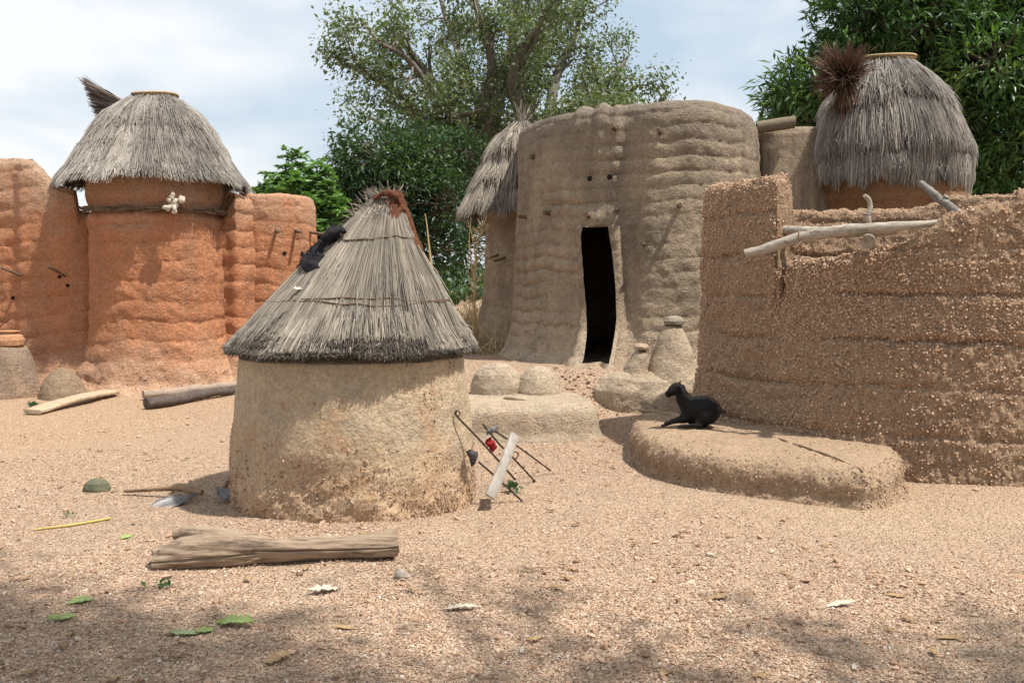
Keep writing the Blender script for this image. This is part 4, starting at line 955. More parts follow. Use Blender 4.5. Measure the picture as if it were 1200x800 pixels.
blob('dome_lump', tuple(gpt(114, 574)[:2]), [(.105, -.02), (.103, .03), (.085, .07), (.05, .098), (.01, .106)], 'olive green dome-shaped lump lying on the ground left of the hoe', 'lump', mat=LUMP, ry=.75, seed=5, amp=.012)
# hoe
he = thing('hoe', 'short-handled hoe with a broad grey blade lying left of the hut', 'hoe', tuple(gpt(190, 590)))
def hoe_handle(pts, rad, par, seed): 
    mb = MB(); Pp = smooth_path(pts, 40); r = np.interp(np.linspace(0, 1, 40), np.linspace(0, 1, len(rad)), rad); tube(mb, Pp, r, 14, noise=(.003, .05), seed=seed); return mb.build('handle', HAFT, par)
hoe_handle([W(146, 575, 7.35), W(170, 573.5, 7.32), W(198, 571.5, 7.28), W(214, 571, 7.24), W(228, 575, 7.2), W(237, 577, 7.18)], [.015, .0165, .018, .026, .034, .02], he, 3)
def blade(p0, p1, wd, par, name='blade', up=(0, -.35, 1)):
    p0, p1 = np.array(p0), np.array(p1); T = unit(p1-p0); S = unit(np.cross(T, np.array(up, float))); U = np.cross(S, T); L = np.linalg.norm(p1-p0)
    top = []; bot = []
    for t in np.linspace(0, 1, 24):
        w = wd*np.interp(t, [0, .15, .3, .45, .7, .9, 1], [.22, .25, .6, .98, 1.0, .7, .15])
        s = np.linspace(-1, 1, 11); c = (p0+(p1-p0)*t)[None]+S[None]*s[:, None]*w/2+U[None]*((s*s*.18-.10)*w+.014*np.exp(-(s/.12)**2)*(t < .8))[:, None]
        top.append(c+U*.003); bot.append((c-U*.003)[::-1])
    P = np.concatenate([np.array(top), np.array(bot)], 1); mb = MB(); add_grid(mb, P, True, capend=True, capstart=True); return mb.build(name, STEEL, par)
blade(W(229, 580, 7.14), W(176, 597, 6.93), .155, he)
h2 = thing('hoe', 'second hoe mostly hidden behind the left side of the hut', 'hoe', tuple(gpt(262, 580)))
hoe_handle([W(284, 541, 7.45), W(272, 557, 7.35), W(262, 571, 7.25), W(258, 578, 7.2)], [.014, .016, .02, .022], h2, 7)
blade(W(254, 571, 7.2), W(271, 584, 7.1), .12, h2)
pole('yellow_stick', [gpt(40, 622, .01), gpt(90, 616, .012), gpt(130, 609, .012)], [.006, .008, .007], YEL, 'thin yellow stalk lying on the ground left of the log', 'stalk', noise=None or (.001, .05), seed=1)
blob('rock', tuple(gpt(478, 676)[:2]), [(.045, -.02), (.062, .012), (.05, .05), (.028, .068), (.006, .082)], 'pale angular rock on the gravel near the right end of the log', 'rock', mat=ROCK, seed=15, amp=.08, ry=.7, lean=(-.4, 0), fine=.016)
# iron rods, board and rags leaning on the hut
def rod(pts, r, label, extra=None, seed=0):
    mb = MB(); tube(mb, smooth_path(pts, 26), r, 8, noise=(.0012, .03), seed=seed)
    if extra: extra(mb)
    return tag(mb.build('iron_rod', IRON), label, 'rod', 'iron rods leaning beside the hut')
def hook(p, r, n=14, ax=0):
    def f(mb):
        a = np.linspace(-.4, 2*PI*.9, n); q = np.array(p)+r*np.stack([np.cos(a), a*0+.0, np.sin(a)], 1); tube(mb, q, .005, 7)
    return f
rod([W(534, 482, 6.93), W(536, 488, 6.92), (W(560, 513, 7.0)), W(590, 546, 7.1), W(604, 562, 7.15)], .0075, 'rusty iron rod reaching highest up the hut wall, with a hooked top', hook(W(536, 484, 6.92), .018), 1)
rod([W(577, 503, 7.45), W(600, 518, 7.8), W(645, 551, 8.38)], .0072, 'straight iron rod whose foot lies farthest right of the hut', None, 2)
rod([W(566, 497, 7.35), W(585, 520, 7.55), W(603, 538, 7.75), W(627, 564, 7.92)], .0075, 'iron rod with a ring in the middle and a knob at its foot', lambda mb: (hook(W(603, 533, 7.7), .028)(mb), pebbles(mb, np.array([W(626, 564, 7.93)]), np.array([.03]))), 3)
rod([W(561, 541, 7.02), W(585, 562, 7.1), W(613, 588, 7.2)], .0075, 'lowest iron rod, passing behind the wooden board to a forked foot', lambda mb: (tube(mb, smooth_path([W(613, 587, 7.2), W(608, 592, 7.15), W(602, 600, 7.08)], 6), [.008, .012, .012, .011, .009, .006], 8), tube(mb, smooth_path([W(613, 587, 7.2), W(612, 593, 7.15), W(606, 596, 7.12)], 6), .007, 7)), 4)
plank('board', W(603, 509, 7.18), W(574, 582, 6.90), .085, .028, PLANK, 'grey weathered board leaning on the iron rods beside the hut', 'board', up=(.75, -.7, .3), seed=3)
def rag(p, s, m, label, seed):
    mb = crumple([np.array(p)+np.array([-.3, 0, .6])*s, np.array(p), np.array(p)+np.array([.25, 0, -.5])*s, np.array(p)+np.array([.1, -.1, -1.3])*s], [s*.35, s*.5, s*.4, s*.08], amp=1.0, fr_=28, seed=seed)
    return tag(mb.build('rag', m), label, 'rag')
rag(W(575, 519, 7.38), .055, REDC, 'red rag tied round the iron rods', 3)
rag(W(552, 533, 6.98), .06, PURPC, 'dull purple rag hanging at the hut wall by the rods', 5)
mb = crumple([W(570, 508, 7.36), W(577, 503, 7.36), W(582, 500, 7.38)], [.012, .02, .012], amp=.8, fr_=30, seed=4); tag(mb.build('rag', GREYC), 'grey knotted rag above the red one on the rods', 'rag')
# little sprig under the board
def leaf_sheet(c, L, wd, ang, m, label, cat, name='fallen_leaf', ragged=.0, curl=.25, seed=0, tilt=.15, group=None):
    rs = np.random.default_rng(seed); n = 17; t = np.linspace(0, 1, n); s = np.linspace(-1, 1, 7)
    w = wd*np.sin(PI*np.clip(t*.96+.02, 0, 1))**.7*(1+ragged*rs.uniform(-1, 1, n))
    X = (t-.5)[:, None]*L+0*s; Yv = s[None]*w[:, None]/2*(1+ragged*.4*rs.uniform(-1, 1, (n, 7))); Z = curl*np.abs(Yv)+.10*L*np.sin(t*3+seed)[:, None]*.5+.008*rs.normal(size=(n, 7))*ragged+.006
    P = np.stack([X, Yv, Z+tilt*Yv], -1); P[..., 2] -= P[..., 2].min()-.004
    R = np.array([[math.cos(ang), -math.sin(ang), 0], [math.sin(ang), math.cos(ang), 0], [0, 0, 1]]); P = P@R.T+np.array(c)
    P2 = P-np.array([0, 0, .0015]); mb = MB(); r = np.tile(.45+.5*np.exp(-(s/.2)**2), n); 
    mb.add(P.reshape(-1, 3), gridfaces(n, 7, False), np.clip(r+rs.normal(0, .08, len(r)), 0, 1)); mb.add(P2.reshape(-1, 3), gridfaces(n, 7, False)[:, ::-1], .4)
    return tag(mb.build(name, m), label, cat, group)
for (px, py, L, wd, an_, m, rag_, lab) in [
    (94, 706, .13, .06, .5, L_GRN, .25, 'folded pale green leaf, upper one of the two at the left'), (72, 726, .13, .05, .3, L_GRN, .4, 'ragged green leaf, lower one of the two at the left'),
    (275, 733, .19, .09, -.25, L_GRN, .5, 'biggest bright green ragged leaf on the shaded gravel'), (240, 741, .09, .045, .6, L_GRN, .3, 'small green leaf touching the biggest ragged leaf'),
    (216, 744, .13, .05, .15, mat_leaf('pale_green_leaf', [(0, (.2, .25, .1)), (1, (.4, .42, .24))], .15), .2, 'dull pale green leaf left of the biggest ragged leaf'),
    (148, 630, .09, .045, 1.2, L_GRN, .2, 'pale green leaf left of the log'), (378, 694, .16, .055, .4, L_PALE, .4, 'pale dry curled leaf in front of the log'),
    (540, 714, .17, .04, .1, L_PALE, .3, 'long pale dry leaf in the middle foreground'), (985, 710, .17, .045, .15, L_PALE, .2, 'whitish dry leaf on the gravel in front of the bench'),
    (1115, 748, .15, .035, .2, L_DEAD, .1, 'yellow-brown narrow leaf at the lower right'), (404, 737, .12, .03, -.05, L_DEAD, .1, 'brown narrow leaf right of the biggest ragged leaf'),
    (842, 702, .10, .045, .3, L_DEAD, .3, 'curled brown leaf in the middle foreground'), (1050, 700, .09, .04, -.3, L_DEAD, .3, 'brown leaf scrap right of the whitish dry leaf'), (780, 790, .09, .04, 1.0, L_DEAD, .1, 'yellowish leaf at the lower edge of the ground'), (326, 775, .12, .06, .8, L_DEAD, .4, 'brown crumpled leaf below the biggest ragged leaf')]:
    leaf_sheet(gpt(px, py), L, wd, an_, m, lab, 'leaf', ragged=rag_, seed=px)
def sprig(c, n, L, m, name, label, cat, seed=0, up=.4):
    rs = np.random.default_rng(seed); mb = MB()
    leaves(mb, np.array(c)+rs.normal(0, L*.5, (n, 3))*np.array([1, 1, .25])+np.array([0, 0, L*.4]), L, .4, rs, droop=-up)
    return tag(mb.build(name, m), label, cat)

# ================================================================ foliage
def leaves(mb, C, L, asp, rs, droop=.3, D=None, spread=1.0, rnd=None, mi=0):
    """one pointed, folded leaf per centre"""
    n = len(C); d = rs.normal(size=(n, 3)) if D is None else D+rs.normal(size=(n, 3))*spread
    d = unit(d); d[:, 2] -= droop; d = unit(d)
    up = unit(rs.normal(size=(n, 3))*.55+np.array([0, 0, 1.])); s = unit(np.cross(d, up)); u = np.cross(s, d)
    Ls = (L*rs.uniform(.5, 1.3, n))[:, None]; w = Ls*asp*.5
    base = C; mid = C+d*Ls*.5-u*Ls*.03; tip = C+d*Ls-u*Ls*.12
    V = np.stack([base, mid+s*w+u*w*.3, tip, mid-s*w+u*w*.3, mid], 1)
    b = np.arange(n)[:, None, None]*5; Fx = (np.array([[0, 4, 1], [4, 2, 1], [0, 3, 4], [4, 3, 2]])[None]+b).reshape(-1, 3)
    r = np.clip(rs.normal(.5, .22, n), 0, 1) if rnd is None else rnd
    mb.add(V.reshape(-1, 3), Fx, np.repeat(r, 5), mi, False)

def branchy(mb, start, d, L, r, lvl, rs, tips, spread=.7, upb=.15, gr=1, nk=(3, 5), minr=.006):
    n = 6; pts = [np.array(start)]; d = unit(np.array(d, float)); wand = rs.normal(0, .16, (n, 3))
    for k in range(n):
        d = unit(d+wand[k]+np.array([0, 0, upb*.25])); pts.append(pts[-1]+d*L/n)
    pts = np.array(pts); rad = np.linspace(r, r*.45, n+1)
    tube(mb, pts, np.maximum(rad, minr), 7 if lvl > 1 else 5, rnd=rs.random(), cap=False)
    if lvl == 0: tips.append((pts[-1], d)); tips.append((pts[3], d)); return
    kk = rs.integers(*nk)
    for q in range(kk):
        t = .3+.7*(q+rs.random())/kk; i = min(int(t*n), n-1); p = pts[i]+(pts[i+1]-pts[i])*(t*n-i)
        dd = unit(d+rs.normal(0, spread, 3)+np.array([0, 0, upb]))
        branchy(mb, p, dd, L*rs.uniform(.45, .7), rad[i]*.55, lvl-1, rs, tips, spread, upb, nk=nk, minr=minr)
    tips.append((pts[-1], d))

# ---- baobab behind the grey house
D0 = 29.0; rs = np.random.default_rng(12)
bt = thing('baobab_tree', 'large spreading tree with bare thick grey limbs and sparse small leaves, behind the grey house', 'tree', (px2x(602, D0), D0, .4))
tm = MB(); tips = []
trunk = smooth_path([(px2x(600, D0), D0, -.1), (px2x(602, D0), D0, 1.0), (px2x(604, D0), D0, 2.4), (px2x(602, D0), D0+.2, 3.9), (px2x(598, D0), D0+.3, 5.2)], 30)
tube(tm, trunk, np.interp(np.linspace(0, 1, 30), [0, .15, .6, 1], [1.15, .88, .74, .42]), 26, noise=(.14, .8), seed=3, cap=False)
limbs = [([(600, 250), (578, 218), (540, 165), (505, 108), (470, 60), (440, 28)], (0, -1.5), .34),
         ([(600, 245), (582, 190), (578, 130), (600, 60), (612, 5), (615, -35)], (0, 1.5), .36),
         ([(598, 235), (575, 180), (562, 130), (574, 80), (560, 20), (545, -25)], (0, -2.5), .32),
         ([(606, 260), (628, 215), (650, 165), (657, 100), (680, 45), (700, 5)], (0, 2.5), .32),
         ([(610, 250), (640, 170), (690, 130), (740, 112), (775, 92)], (0, -1.5), .28),
         ([(610, 260), (650, 195), (700, 130), (735, 85), (760, 60)], (0, 2.5), .26),
         ([(598, 270), (560, 228), (510, 185), (465, 160), (425, 135), (400, 130)], (0, 1.5), .26),
         ([(596, 240), (550, 200), (500, 150), (455, 110), (415, 85), (390, 58)], (0, -3), .27),
         ([(600, 285), (562, 262), (510, 238), (462, 236), (430, 250)], (0, -2), .2),
         ([(600, 240), (610, 170), (630, 110), (640, 50), (650, 0)], (0, 4), .28),
         ([(600, 240), (590, 160), (540, 90), (520, 30), (500, -20)], (0, 4.5), .28),
         ([(606, 240), (625, 150), (600, 90), (640, 20), (670, -25)], (0, -4), .28),
         ([(598, 250), (570, 180), (505, 110), (460, 65), (430, 48)], (0, -4.5), .24),
         ([(606, 250), (650, 180), (690, 150), (720, 140), (750, 130)], (0, -4), .22),
         ([(600, 280), (570, 250), (530, 205), (480, 195), (430, 185)], (0, 3.5), .22)]
for pts, (d0, d1), r0 in limbs:
    n = len(pts); P3 = np.array([W(588+(p[0]-588)*.87, p[1]+6, D0+d0+(d1-d0)*(k/(n-1))**1.1) for k, p in enumerate(pts)]); Q = smooth_path(P3, 36)
    Q = Q+.10*np.stack([vn(Q, 1.1, 3), vn(Q, 1.1, 4), vn(Q, 1.1, 5)], 1)*np.linspace(0, 1, 36)[:, None]
    rad = np.linspace(r0, r0*.16, 36); tube(tm, Q, rad, 10, noise=(.03, .3), seed=int(r0*100), cap=False)
    for k in range(9, 36, 2):
        T = unit(Q[min(k+1, 35)]-Q[k-1]); dd = unit(T*.7+rs.normal(0, .75, 3)+np.array([0, 0, .12]))
        branchy(tm, Q[k], dd, rs.uniform(.85, 1.5)*(1-.42*k/36), rad[k]*.5, 2 if k % 4 else 1, rs, tips, .7, .1, nk=(2, 4), minr=.009)
tm.build('trunk', BARK, bt)
lm = MB(); TP = np.array([t[0] for t in tips]); TDr = np.array([t[1] for t in tips])
keep = rs.random(len(TP)) < np.clip(.85+.5*vn(TP, .6, 9), .3, 1); TP = TP[keep]; TDr = TDr[keep]
m = 21; C = np.repeat(TP, m, 0)+rs.normal(0, .21, (len(TP)*m, 3)); leaves(lm, C, .135, .5, rs, droop=.35, D=np.repeat(TDr, m, 0), spread=.9)
lm.build('crown', L_BAO, bt)
print('baobab tips', len(TP))

def clump_tree(name, label, base, trunk_pts, r0, lobes, leafm, barkm, nper, L, asp, seed, droop=.3, whorl=8, cs=.18, dens=1.0, shell=.55):
    """lobes: [(centre, radii)] filled with leaf whorls, denser to the outside, fed by limbs from the trunk"""
    rs = np.random.default_rng(seed); t = thing(name, label, 'tree', base)
    tm = MB(); Q = smooth_path(trunk_pts, 24); tube(tm, Q, np.linspace(r0, r0*.5, 24), 14, noise=(.05, .4), seed=seed, cap=False)
    lm = MB()
    for (c, R) in lobes:
        c = np.array(c); R = np.broadcast_to(np.array(R, float), (3,)); v = Q[-1]
        q = smooth_path([Q[14], Q[14]*.5+c*.5+np.array([0, 0, .15]), c, c+np.array([0, 0, R[2]*.5])], 14); tube(tm, q, np.linspace(r0*.4, .025, 14), 8, cap=False)
        n = int(nper*dens*(R[0]*R[2])/2.2)
        d = unit(rs.normal(size=(n, 3))); rad = shell+(1-shell)*rs.random(n)**.6
        rad = rad*(1+.28*vn(d*2+c, 1.3, seed)+.10*vn(d*6+c, 1.3, seed+1))
        C = c+d*rad[:, None]*R
        for k in range(0, n, max(1, n//26)):
            b = smooth_path([c, (c+C[k])/2+rs.normal(0, .08, 3), C[k]], 6); tube(tm, b, np.linspace(.035, .01, 6), 5, cap=False)
        gap = vn(C, .9, seed+5) > -.62; C = C[gap]; d = d[gap]
        tone = .5+.25*vn(C, 1.1, seed+7)
        CC_ = np.repeat(C, whorl, 0)+rs.normal(0, cs, (len(C)*whorl, 3))*np.array([1, 1, .8])
        leaves(lm, CC_, L, asp, rs, droop=droop, D=np.repeat(d+np.array([0, 0, .1]), whorl, 0), spread=.8, rnd=np.clip(np.repeat(tone, whorl)+rs.normal(0, .16, len(CC_)), 0, 1))
    tm.build('trunk', barkm, t); lm.build('crown', leafm, t); return t
# dense dark tree between the orange house and the hut
Dn = 24.
def lob(px, py, D, r): return (W(px, py, D), r)
clump_tree('neem_tree', 'dense dark green tree behind the peak of the hut, under the big spreading tree', (px2x(470, Dn), Dn, .3), [(px2x(470, Dn), Dn, .1), (px2x(468, Dn), Dn, 1.6), (px2x(462, Dn), Dn, 3)], .24,
           [lob(440, 185, Dn, (1.05, 1.1, .9)), lob(410, 200, Dn+.3, (.7, .9, .7)), lob(410, 250, Dn+.3, (.7, .9, .8)), lob(475, 220, Dn, (1.0, 1.1, .9)), lob(425, 225, Dn+.5, (.8, .9, .8)), lob(500, 185, Dn+.6, (.9, 1, .8)), lob(515, 240, Dn, (.75, .9, .8)), lob(450, 262, Dn, (1.1, 1.1, .7)), lob(500, 285, Dn+.4, (.9, 1, .7)), lob(420, 280, Dn+.4, (.8, 1, .8)), lob(540, 180, Dn+1.5, (.8, 1, .6)), lob(480, 320, Dn+.5, (.7, .9, .5)), lob(545, 290, Dn+2, (.6, .8, .9)), lob(420, 320, Dn, (.8, .8, .7))],
           L_NEEM, BARK2, 620, .17, .36, 31, droop=.2, whorl=9, cs=.13)
def frond_tree(name, label, base, stems, leafm, seed):
    rs = np.random.default_rng(seed); t = thing(name, label, 'tree', base); tm = MB(); lm = MB()
    for (px, py, D) in stems:
        tip = np.array(W(px, py, D)); b = np.array(base)+rs.normal(0, .15, 3)*np.array([1, 1, 0]); q = smooth_path([b, b*.6+tip*.4+rs.normal(0, .12, 3), tip], 20); tube(tm, q, np.linspace(.05, .012, 20), 6, cap=False)
        for k in range(6, 20):
            for w in range(9):
                d = unit(np.array([rs.normal(), rs.normal(), rs.uniform(-.1, .8)])); L = rs.uniform(.25, .5)*(1.15-.4*k/20); s = np.linspace(.15, 1, 12)[:, None]
                rc_ = q[k]+d*L*s+np.array([0, 0, -.12])*s**2*L*2; tube(tm, rc_[::4], .005, 4, cap=False)
                C = np.repeat(rc_, 2, 0); side = unit(np.cross(d, [0, 0, 1.])); Dd = np.tile(np.array([side, -side]), (12, 1))+d*.6; leaves(lm, C, .15, .36, rs, droop=.15, D=Dd, spread=.3)
    tm.build('trunk', BARK2, t); lm.build('crown', leafm, t); return t
Dy = 21.
frond_tree('young_tree', 'bright green feathery young tree above the round end tower of the orange house', (px2x(352, Dy), Dy, .3), [(342, 182, Dy), (326, 205, Dy), (372, 195, Dy), (358, 212, Dy+.4), (382, 215, Dy), (308, 218, Dy+.3), (345, 215, Dy-.4), (392, 235, Dy), (366, 235, Dy-.3), (330, 228, Dy)], L_YOUNG, 5)
# mango tree at the right
Dm = 19.5
clump_tree('mango_tree', 'huge dense dark green mango tree with long glossy leaves, at the upper right', (px2x(1180, Dm), Dm+1, .2), [(px2x(1180, Dm), Dm+1, 0), (px2x(1175, Dm), Dm+1, 1.3), (px2x(1165, Dm), Dm+1, 2.6)], .4,
           [lob(925, 120, Dm+.2, (.5, .7, .5)), lob(952, 110, Dm, (.85, 1, .8)), lob(935, 135, Dm, (.5, .8, .45)), lob(1010, 30, Dm, (1.0, 1.2, .85)), lob(1000, 90, Dm+.5, (1.1, 1.2, 1)), lob(1085, 20, Dm-.3, (1.2, 1.2, 1)), lob(1150, 0, Dm, (1.3, 1.3, 1.1)), lob(1215, 20, Dm-.3, (1.2, 1.2, 1.1)), lob(1165, 75, Dm-1, (1.0, 1, .8)), lob(1215, 110, Dm-1, (1.0, 1, .9)), lob(1110, 90, Dm+.6, (1.1, 1, 1)), lob(1150, 150, Dm-.4, (.9, 1, .9)), lob(1200, 175, Dm-.8, (1.0, 1, .8)), lob(1160, 215, Dm-.4, (.9, 1, .6)), lob(1230, 215, Dm-.4, (1, 1, .8)), lob(1060, 70, Dm+1.2, (1.3, 1, 1.2)), lob(1040, -30, Dm, (1.3, 1.2, .9)), lob(1130, -50, Dm, (1.5, 1.2, 1)), lob(1270, 70, Dm, (1.2, 1.2, 1.3)), lob(1130, 250, Dm, (.9, .9, .7)), lob(1190, 265, Dm, (1, .9, .7)), lob(1010, 150, Dm+1, (1.1, 1, 1)), lob(1090, 180, Dm+1.5, (1.3, 1, 1.3)), lob(1240, -40, Dm, (1.3, 1, 1))],
           L_MANGO, BARK2, 620, .22, .24, 41, droop=.18, whorl=11, cs=.11)

# shade tree over the photographer: stands outside the frame, its crown dapples the near gravel
rs = np.random.default_rng(77); sdv = np.array([SDX, SDY, 1.0])
t = thing('shade_tree', 'leafy tree outside the frame whose crown dapples the near gravel', 'tree', (5.2, -2.5, 0))
tm = MB(); lm = MB()
Q = smooth_path([(5.2, -2.5, -.1), (5.1, -2.3, 2), (4.7, -1.8, 4), (4.2, -1.0, 5.6)], 24); tube(tm, Q, np.linspace(.32, .16, 24), 12, noise=(.04, .4), cap=False)
patches = [(-2.5, 4.0, .75, 1.3), (-1.9, 3.3, .8, 1.4), (-3.1, 4.9, .55, 1.0), (-2.0, 4.4, .5, .8), (-1.1, 3.9, .45, .8), (-1.45, 4.3, .45, .5), (-.95, 3.6, .4, .6), (-.35, 3.75, .35, .5), (.1, 4.75, .3, .35), (.35, 4.1, .4, .5), (.9, 3.6, .45, .6), (1.35, 4.5, .35, .45), (2.0, 4.0, .5, .6), (-.9, 4.5, .3, .3), (.15, 3.4, .4, .5), (2.6, 4.5, .35, .45), (-3.3, 5.6, .35, .4), (-.5, 5.3, .25, .25), (1.4, 3.5, .4, .4), (2.6, 3.5, .5, .7)]
for (x, y, r, dn) in patches:
    h = 5.2+rs.uniform(0, 1.2); c = np.array([x, y, 0])+sdv*h
    q = smooth_path([Q[-1], (Q[-1]+c)/2+np.array([0, 0, .4]), c], 12); tube(tm, q, np.linspace(.07, .02, 12), 7, cap=False)
    n = int(260*dn*r*r/.5); C = c+rs.normal(0, 1, (n, 3))*np.array([r*.55, r*.55, .35])
    for k in range(0, n, 12): tube(tm, smooth_path([c, (c+C[k])/2+rs.normal(0, .06, 3), C[k]], 5), np.linspace(.02, .006, 5), 4, cap=False)
    leaves(lm, np.repeat(C, 5, 0)+rs.normal(0, .08, (n*5, 3)), .14, .42, rs, droop=.3)
tm.build('trunk', BARK2, t); lm.build('crown', L_MANGO, t)

# ---------------------------------------------------------------- dry growth
st = thing('dry_plant', 'tall bleached branching dry plant standing left of the side turret', 'plant', (px2x(556, 15.5), 15.5, .5))
mb = MB(); rs = np.random.default_rng(4)
z0 = lambda px, Y: gzf(px2x(px, Y), Y)
main = smooth_path([(px2x(554, 15.5), 15.5, z0(554, 15.5)-.05), W(556, 350, 15.5), W(557, 310, 15.5), W(561, 280, 15.5), W(571, 252, 15.5)], 24); tube(mb, main, np.linspace(.028, .006, 24), 7, cap=False)
for (a, b, c) in [((556, 330), (550, 290), (552, 255)), ((556, 320), (562, 300), (576, 283)), ((556, 335), (566, 320), (575, 306)), ((557, 300), (553, 275), (548, 258)), ((560, 285), (566, 272), (575, 263)), ((556, 345), (549, 320), (549, 300)), ((556, 310), (566, 298), (574, 303))]:
    tube(mb, smooth_path([W(*a, 15.5), W(*b, 15.45), W(*c, 15.4)], 10), np.linspace(.014, .004, 10), 6, cap=False)
n = 160; k = rs.integers(3, 22, n); A = main[k]; reeds(mb, A, A+rs.normal(0, .10, (n, 3))+np.array([0, 0, .04]), .005, .1, seed=4)
mb.build('stems', DRY, st)
pole('dry_stalk', [W(508, 330, 15), W(503, 290, 15), W(500, 262, 15), W(498, 250, 15)], [.02, .018, .012, .006], DRY, 'single thin dry stem standing behind the right slope of the hut roof', 'stem', noise=(.002, .1), seed=2)
mb = MB(); n = 9000; x = rs.uniform(-4.2, -.05, n); y = rs.uniform(15.2, 22, n); k = (x > -2.6) | (y > 19); x, y = x[k], y[k]; n = len(x)
A = np.stack([x, y, gz(x, y)-.02], 1); H_ = rs.uniform(.15, .8, n)*np.clip(.6+.7*vn(A, 1.2, 3), .15, 1.3); E = A+np.stack([rs.normal(0, .2, n), rs.normal(0, .2, n), H_], 1)
reeds(mb, A, E, .007, .12, seed=6); tag(mb.build('dry_grass', DRY, origin=(-2, 18, .4)), 'bleached dry grass behind the gap between hut and grey house', 'grass', kind='stuff')
mb = MB(); n = 26000; a = rs.uniform(-.9, .9, n); r = rs.uniform(60, 95, n); x = r*np.sin(a); y = r*np.cos(a); hh = 2.0+1.6*vn(np.stack([x, y, x*0], -1), .12, 3)+.8*vn(np.stack([x, y, x*0], -1), .5, 5)
C = np.stack([x, y, .4+rs.random(n)*np.clip(hh, .4, 4)], 1); leaves(mb, C, .75, .6, rs, droop=.1); tag(mb.build('far_scrub', L_NEEM, origin=(0, 75, 0)), 'low band of distant green scrub on the horizon', 'scrub', kind='stuff')
# weeds and litter
sprig(gpt(190, 689), 16, .05, L_DARKG, 'leaf_sprig', 'small dark green leafy sprig lying below the left end of the log', 'sprig', 1)
sprig(gpt(40, 476), 90, .05, L_DARKG, 'weed', 'small grey-green weed beside the clay cone at the left', 'weed', 2)
sprig(gpt(601, 577, .02), 60, .055, L_DARKG, 'weed', 'small green weed growing under the board and rods', 'weed', 3)
sprig(gpt(287, 441), 60, .10, L_DARKG, 'weed', 'dry green weed peeping out left of the hut roof edge', 'weed', 4)
sprig(gpt(84, 605), 10, .04, L_DARKG, 'weed', 'tiny sprig on the ground above the yellow stalk', 'weed', 5)
rs = np.random.default_rng(99)
base = None
for k in range(70):
    r = 3.9*math.exp(rs.random()*math.log(10.5/3.9)); a = rs.uniform(-.5, .5); x, y = r*math.sin(a), r*math.cos(a)
    if math.hypot(x-HC[0], y-HC[1]) < 1.2 or math.hypot(x-CC[0], y-CC[1]) < 3 or (y > 9.6 and x > -1.3) or (1.0 < x < 3.4 and 6.7 < y): continue
    if base is None or len(base) < 5:
        o = leaf_sheet((x, y, gzf(x, y)+.006), rs.uniform(.05, .09), rs.uniform(.015, .03), rs.uniform(0, 6.28), L_DEAD if rs.random() < .6 else L_PALE, 'tiny dry brown leaf scrap lying on the gravel', 'leaf', name='leaf_scrap', ragged=.35, seed=k, group='tiny dry leaf scraps on the gravel')
        base = (base or [])+[o]
    else:
        o = base[k % 5].copy(); COL.objects.link(o); o.location = (x, y, gzf(x, y)+.006); o.rotation_euler = (0, 0, rs.uniform(0, 6.28))

mb = MB(); n = 900; r = 3.2*np.exp(rs.random(n)*math.log(14/3.2)); a = rs.uniform(-.6, .6, n); x = r*np.sin(a); y = r*np.cos(a)
k = (np.hypot(x-HC[0], y-HC[1]) > 1.0) & (np.hypot(x-CC[0], y-CC[1]) > 2.6) & ((y < 9.6) | (x < -1.4)) & ~((x > .9) & (x < 3.4) & (y > 6.7)); x = x[k]; y = y[k]; n = len(x)
A = np.stack([x, y, gz(x, y)+.012], 1); th = rs.uniform(0, 6.28, n); L = rs.uniform(.02, .09, n)
reeds(mb, A, A+np.stack([np.cos(th)*L, np.sin(th)*L, rs.normal(0, .003, n)], 1), .0016, .08, seed=21)
tag(mb.build('straw_litter', DRY, origin=(0, 7, 0)), 'fine scattered bits of straw and twig over the gravel', 'litter', kind='stuff')

pp = S4(np.array([4.05]), np.array([.66]))[0]+np.array([-.015, -.03, .03])
leaf_sheet(pp, .07, .035, .7, L_PALE, 'pale dry scrap stuck on the left slope of the hut roof', 'leaf', ragged=.4, seed=3, tilt=.5)
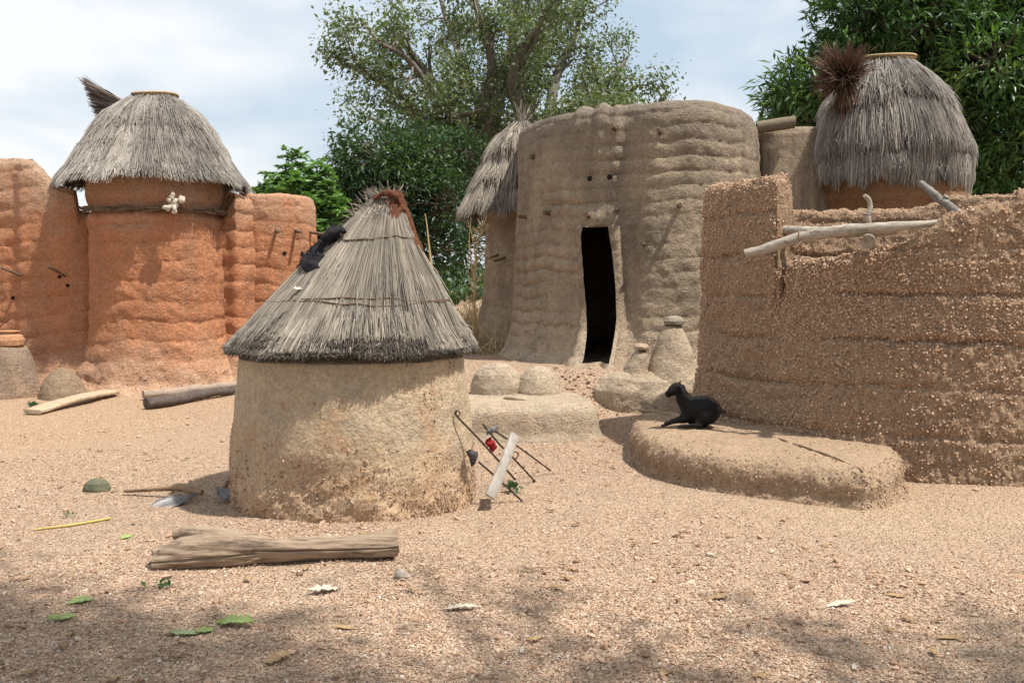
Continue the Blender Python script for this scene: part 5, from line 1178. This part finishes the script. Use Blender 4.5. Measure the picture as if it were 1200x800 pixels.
# ---------------------------------------------------------------- camera, light, sky
cam = bpy.data.cameras.new('camera'); co = bpy.data.objects.new('camera', cam); COL.objects.link(co)
cam.sensor_width = 36; cam.lens = 35; cam.clip_end = 2000; cam.clip_start = .05
co.location = (0, 0, EYE); co.rotation_euler = (PI/2-TH, 0, 0); scn.camera = co
SD = Vector((SDX, SDY, 1.0)).normalized()
sl = bpy.data.lights.new('sun', 'SUN'); sl.energy = 4.0; sl.angle = math.radians(1.2); sl.color = (1, .955, .88)
so = bpy.data.objects.new('sun', sl); COL.objects.link(so); so.rotation_euler = SD.to_track_quat('Z', 'Y').to_euler(); so.location = (6, -2, 20)
w = bpy.data.worlds.new('World'); scn.world = w; w.use_nodes = True; nt = w.node_tree; nt.nodes.clear()
def nn(t): return nt.nodes.new(t)
out = nn('ShaderNodeOutputWorld'); bg = nn('ShaderNodeBackground'); bg2 = nn('ShaderNodeBackground'); mixs = nn('ShaderNodeMixShader')
sky = nn('ShaderNodeTexSky'); sky.sky_type = 'NISHITA'; sky.sun_disc = False; sky.sun_elevation = math.asin(SD.z); sky.sun_rotation = math.atan2(SD.x, SD.y)
sky.dust_density = 3; sky.air_density = 1
nt.links.new(sky.outputs[0], bg.inputs[0]); bg.inputs[1].default_value = .10
tc = nn('ShaderNodeTexCoord'); mp = nn('ShaderNodeMapping'); mp.inputs['Scale'].default_value = (1, 1, 2.2); mp.inputs['Location'].default_value = (.3, .1, .4)
nt.links.new(tc.outputs['Generated'], mp.inputs[0])
nz = nn('ShaderNodeTexNoise'); nz.inputs['Scale'].default_value = 3.2; nz.inputs['Detail'].default_value = 7; nz.inputs['Roughness'].default_value = .5; nz.inputs['Distortion'].default_value = .3
nt.links.new(mp.outputs[0], nz.inputs[0])
cr = nn('ShaderNodeValToRGB'); nt.links.new(nz.outputs[0], cr.inputs[0]); e = cr.color_ramp.elements
e[0].position = .38; e[0].color = (.54, .66, .78, 1); e[1].position = .60; e[1].color = (.97, .975, .98, 1)
el = cr.color_ramp.elements.new(.48); el.color = (.72, .79, .86, 1)
nt.links.new(cr.outputs[0], bg2.inputs[0]); bg2.inputs[1].default_value = .68
mixs.inputs[0].default_value = .85
nt.links.new(bg.outputs[0], mixs.inputs[1]); nt.links.new(bg2.outputs[0], mixs.inputs[2]); nt.links.new(mixs.outputs[0], out.inputs[0])
vs = scn.view_settings; vs.view_transform = 'Standard'; vs.look = 'None'; vs.gamma = 1; vs.exposure = .72; vs.use_curve_mapping = False
scn.render.engine = 'CYCLES'
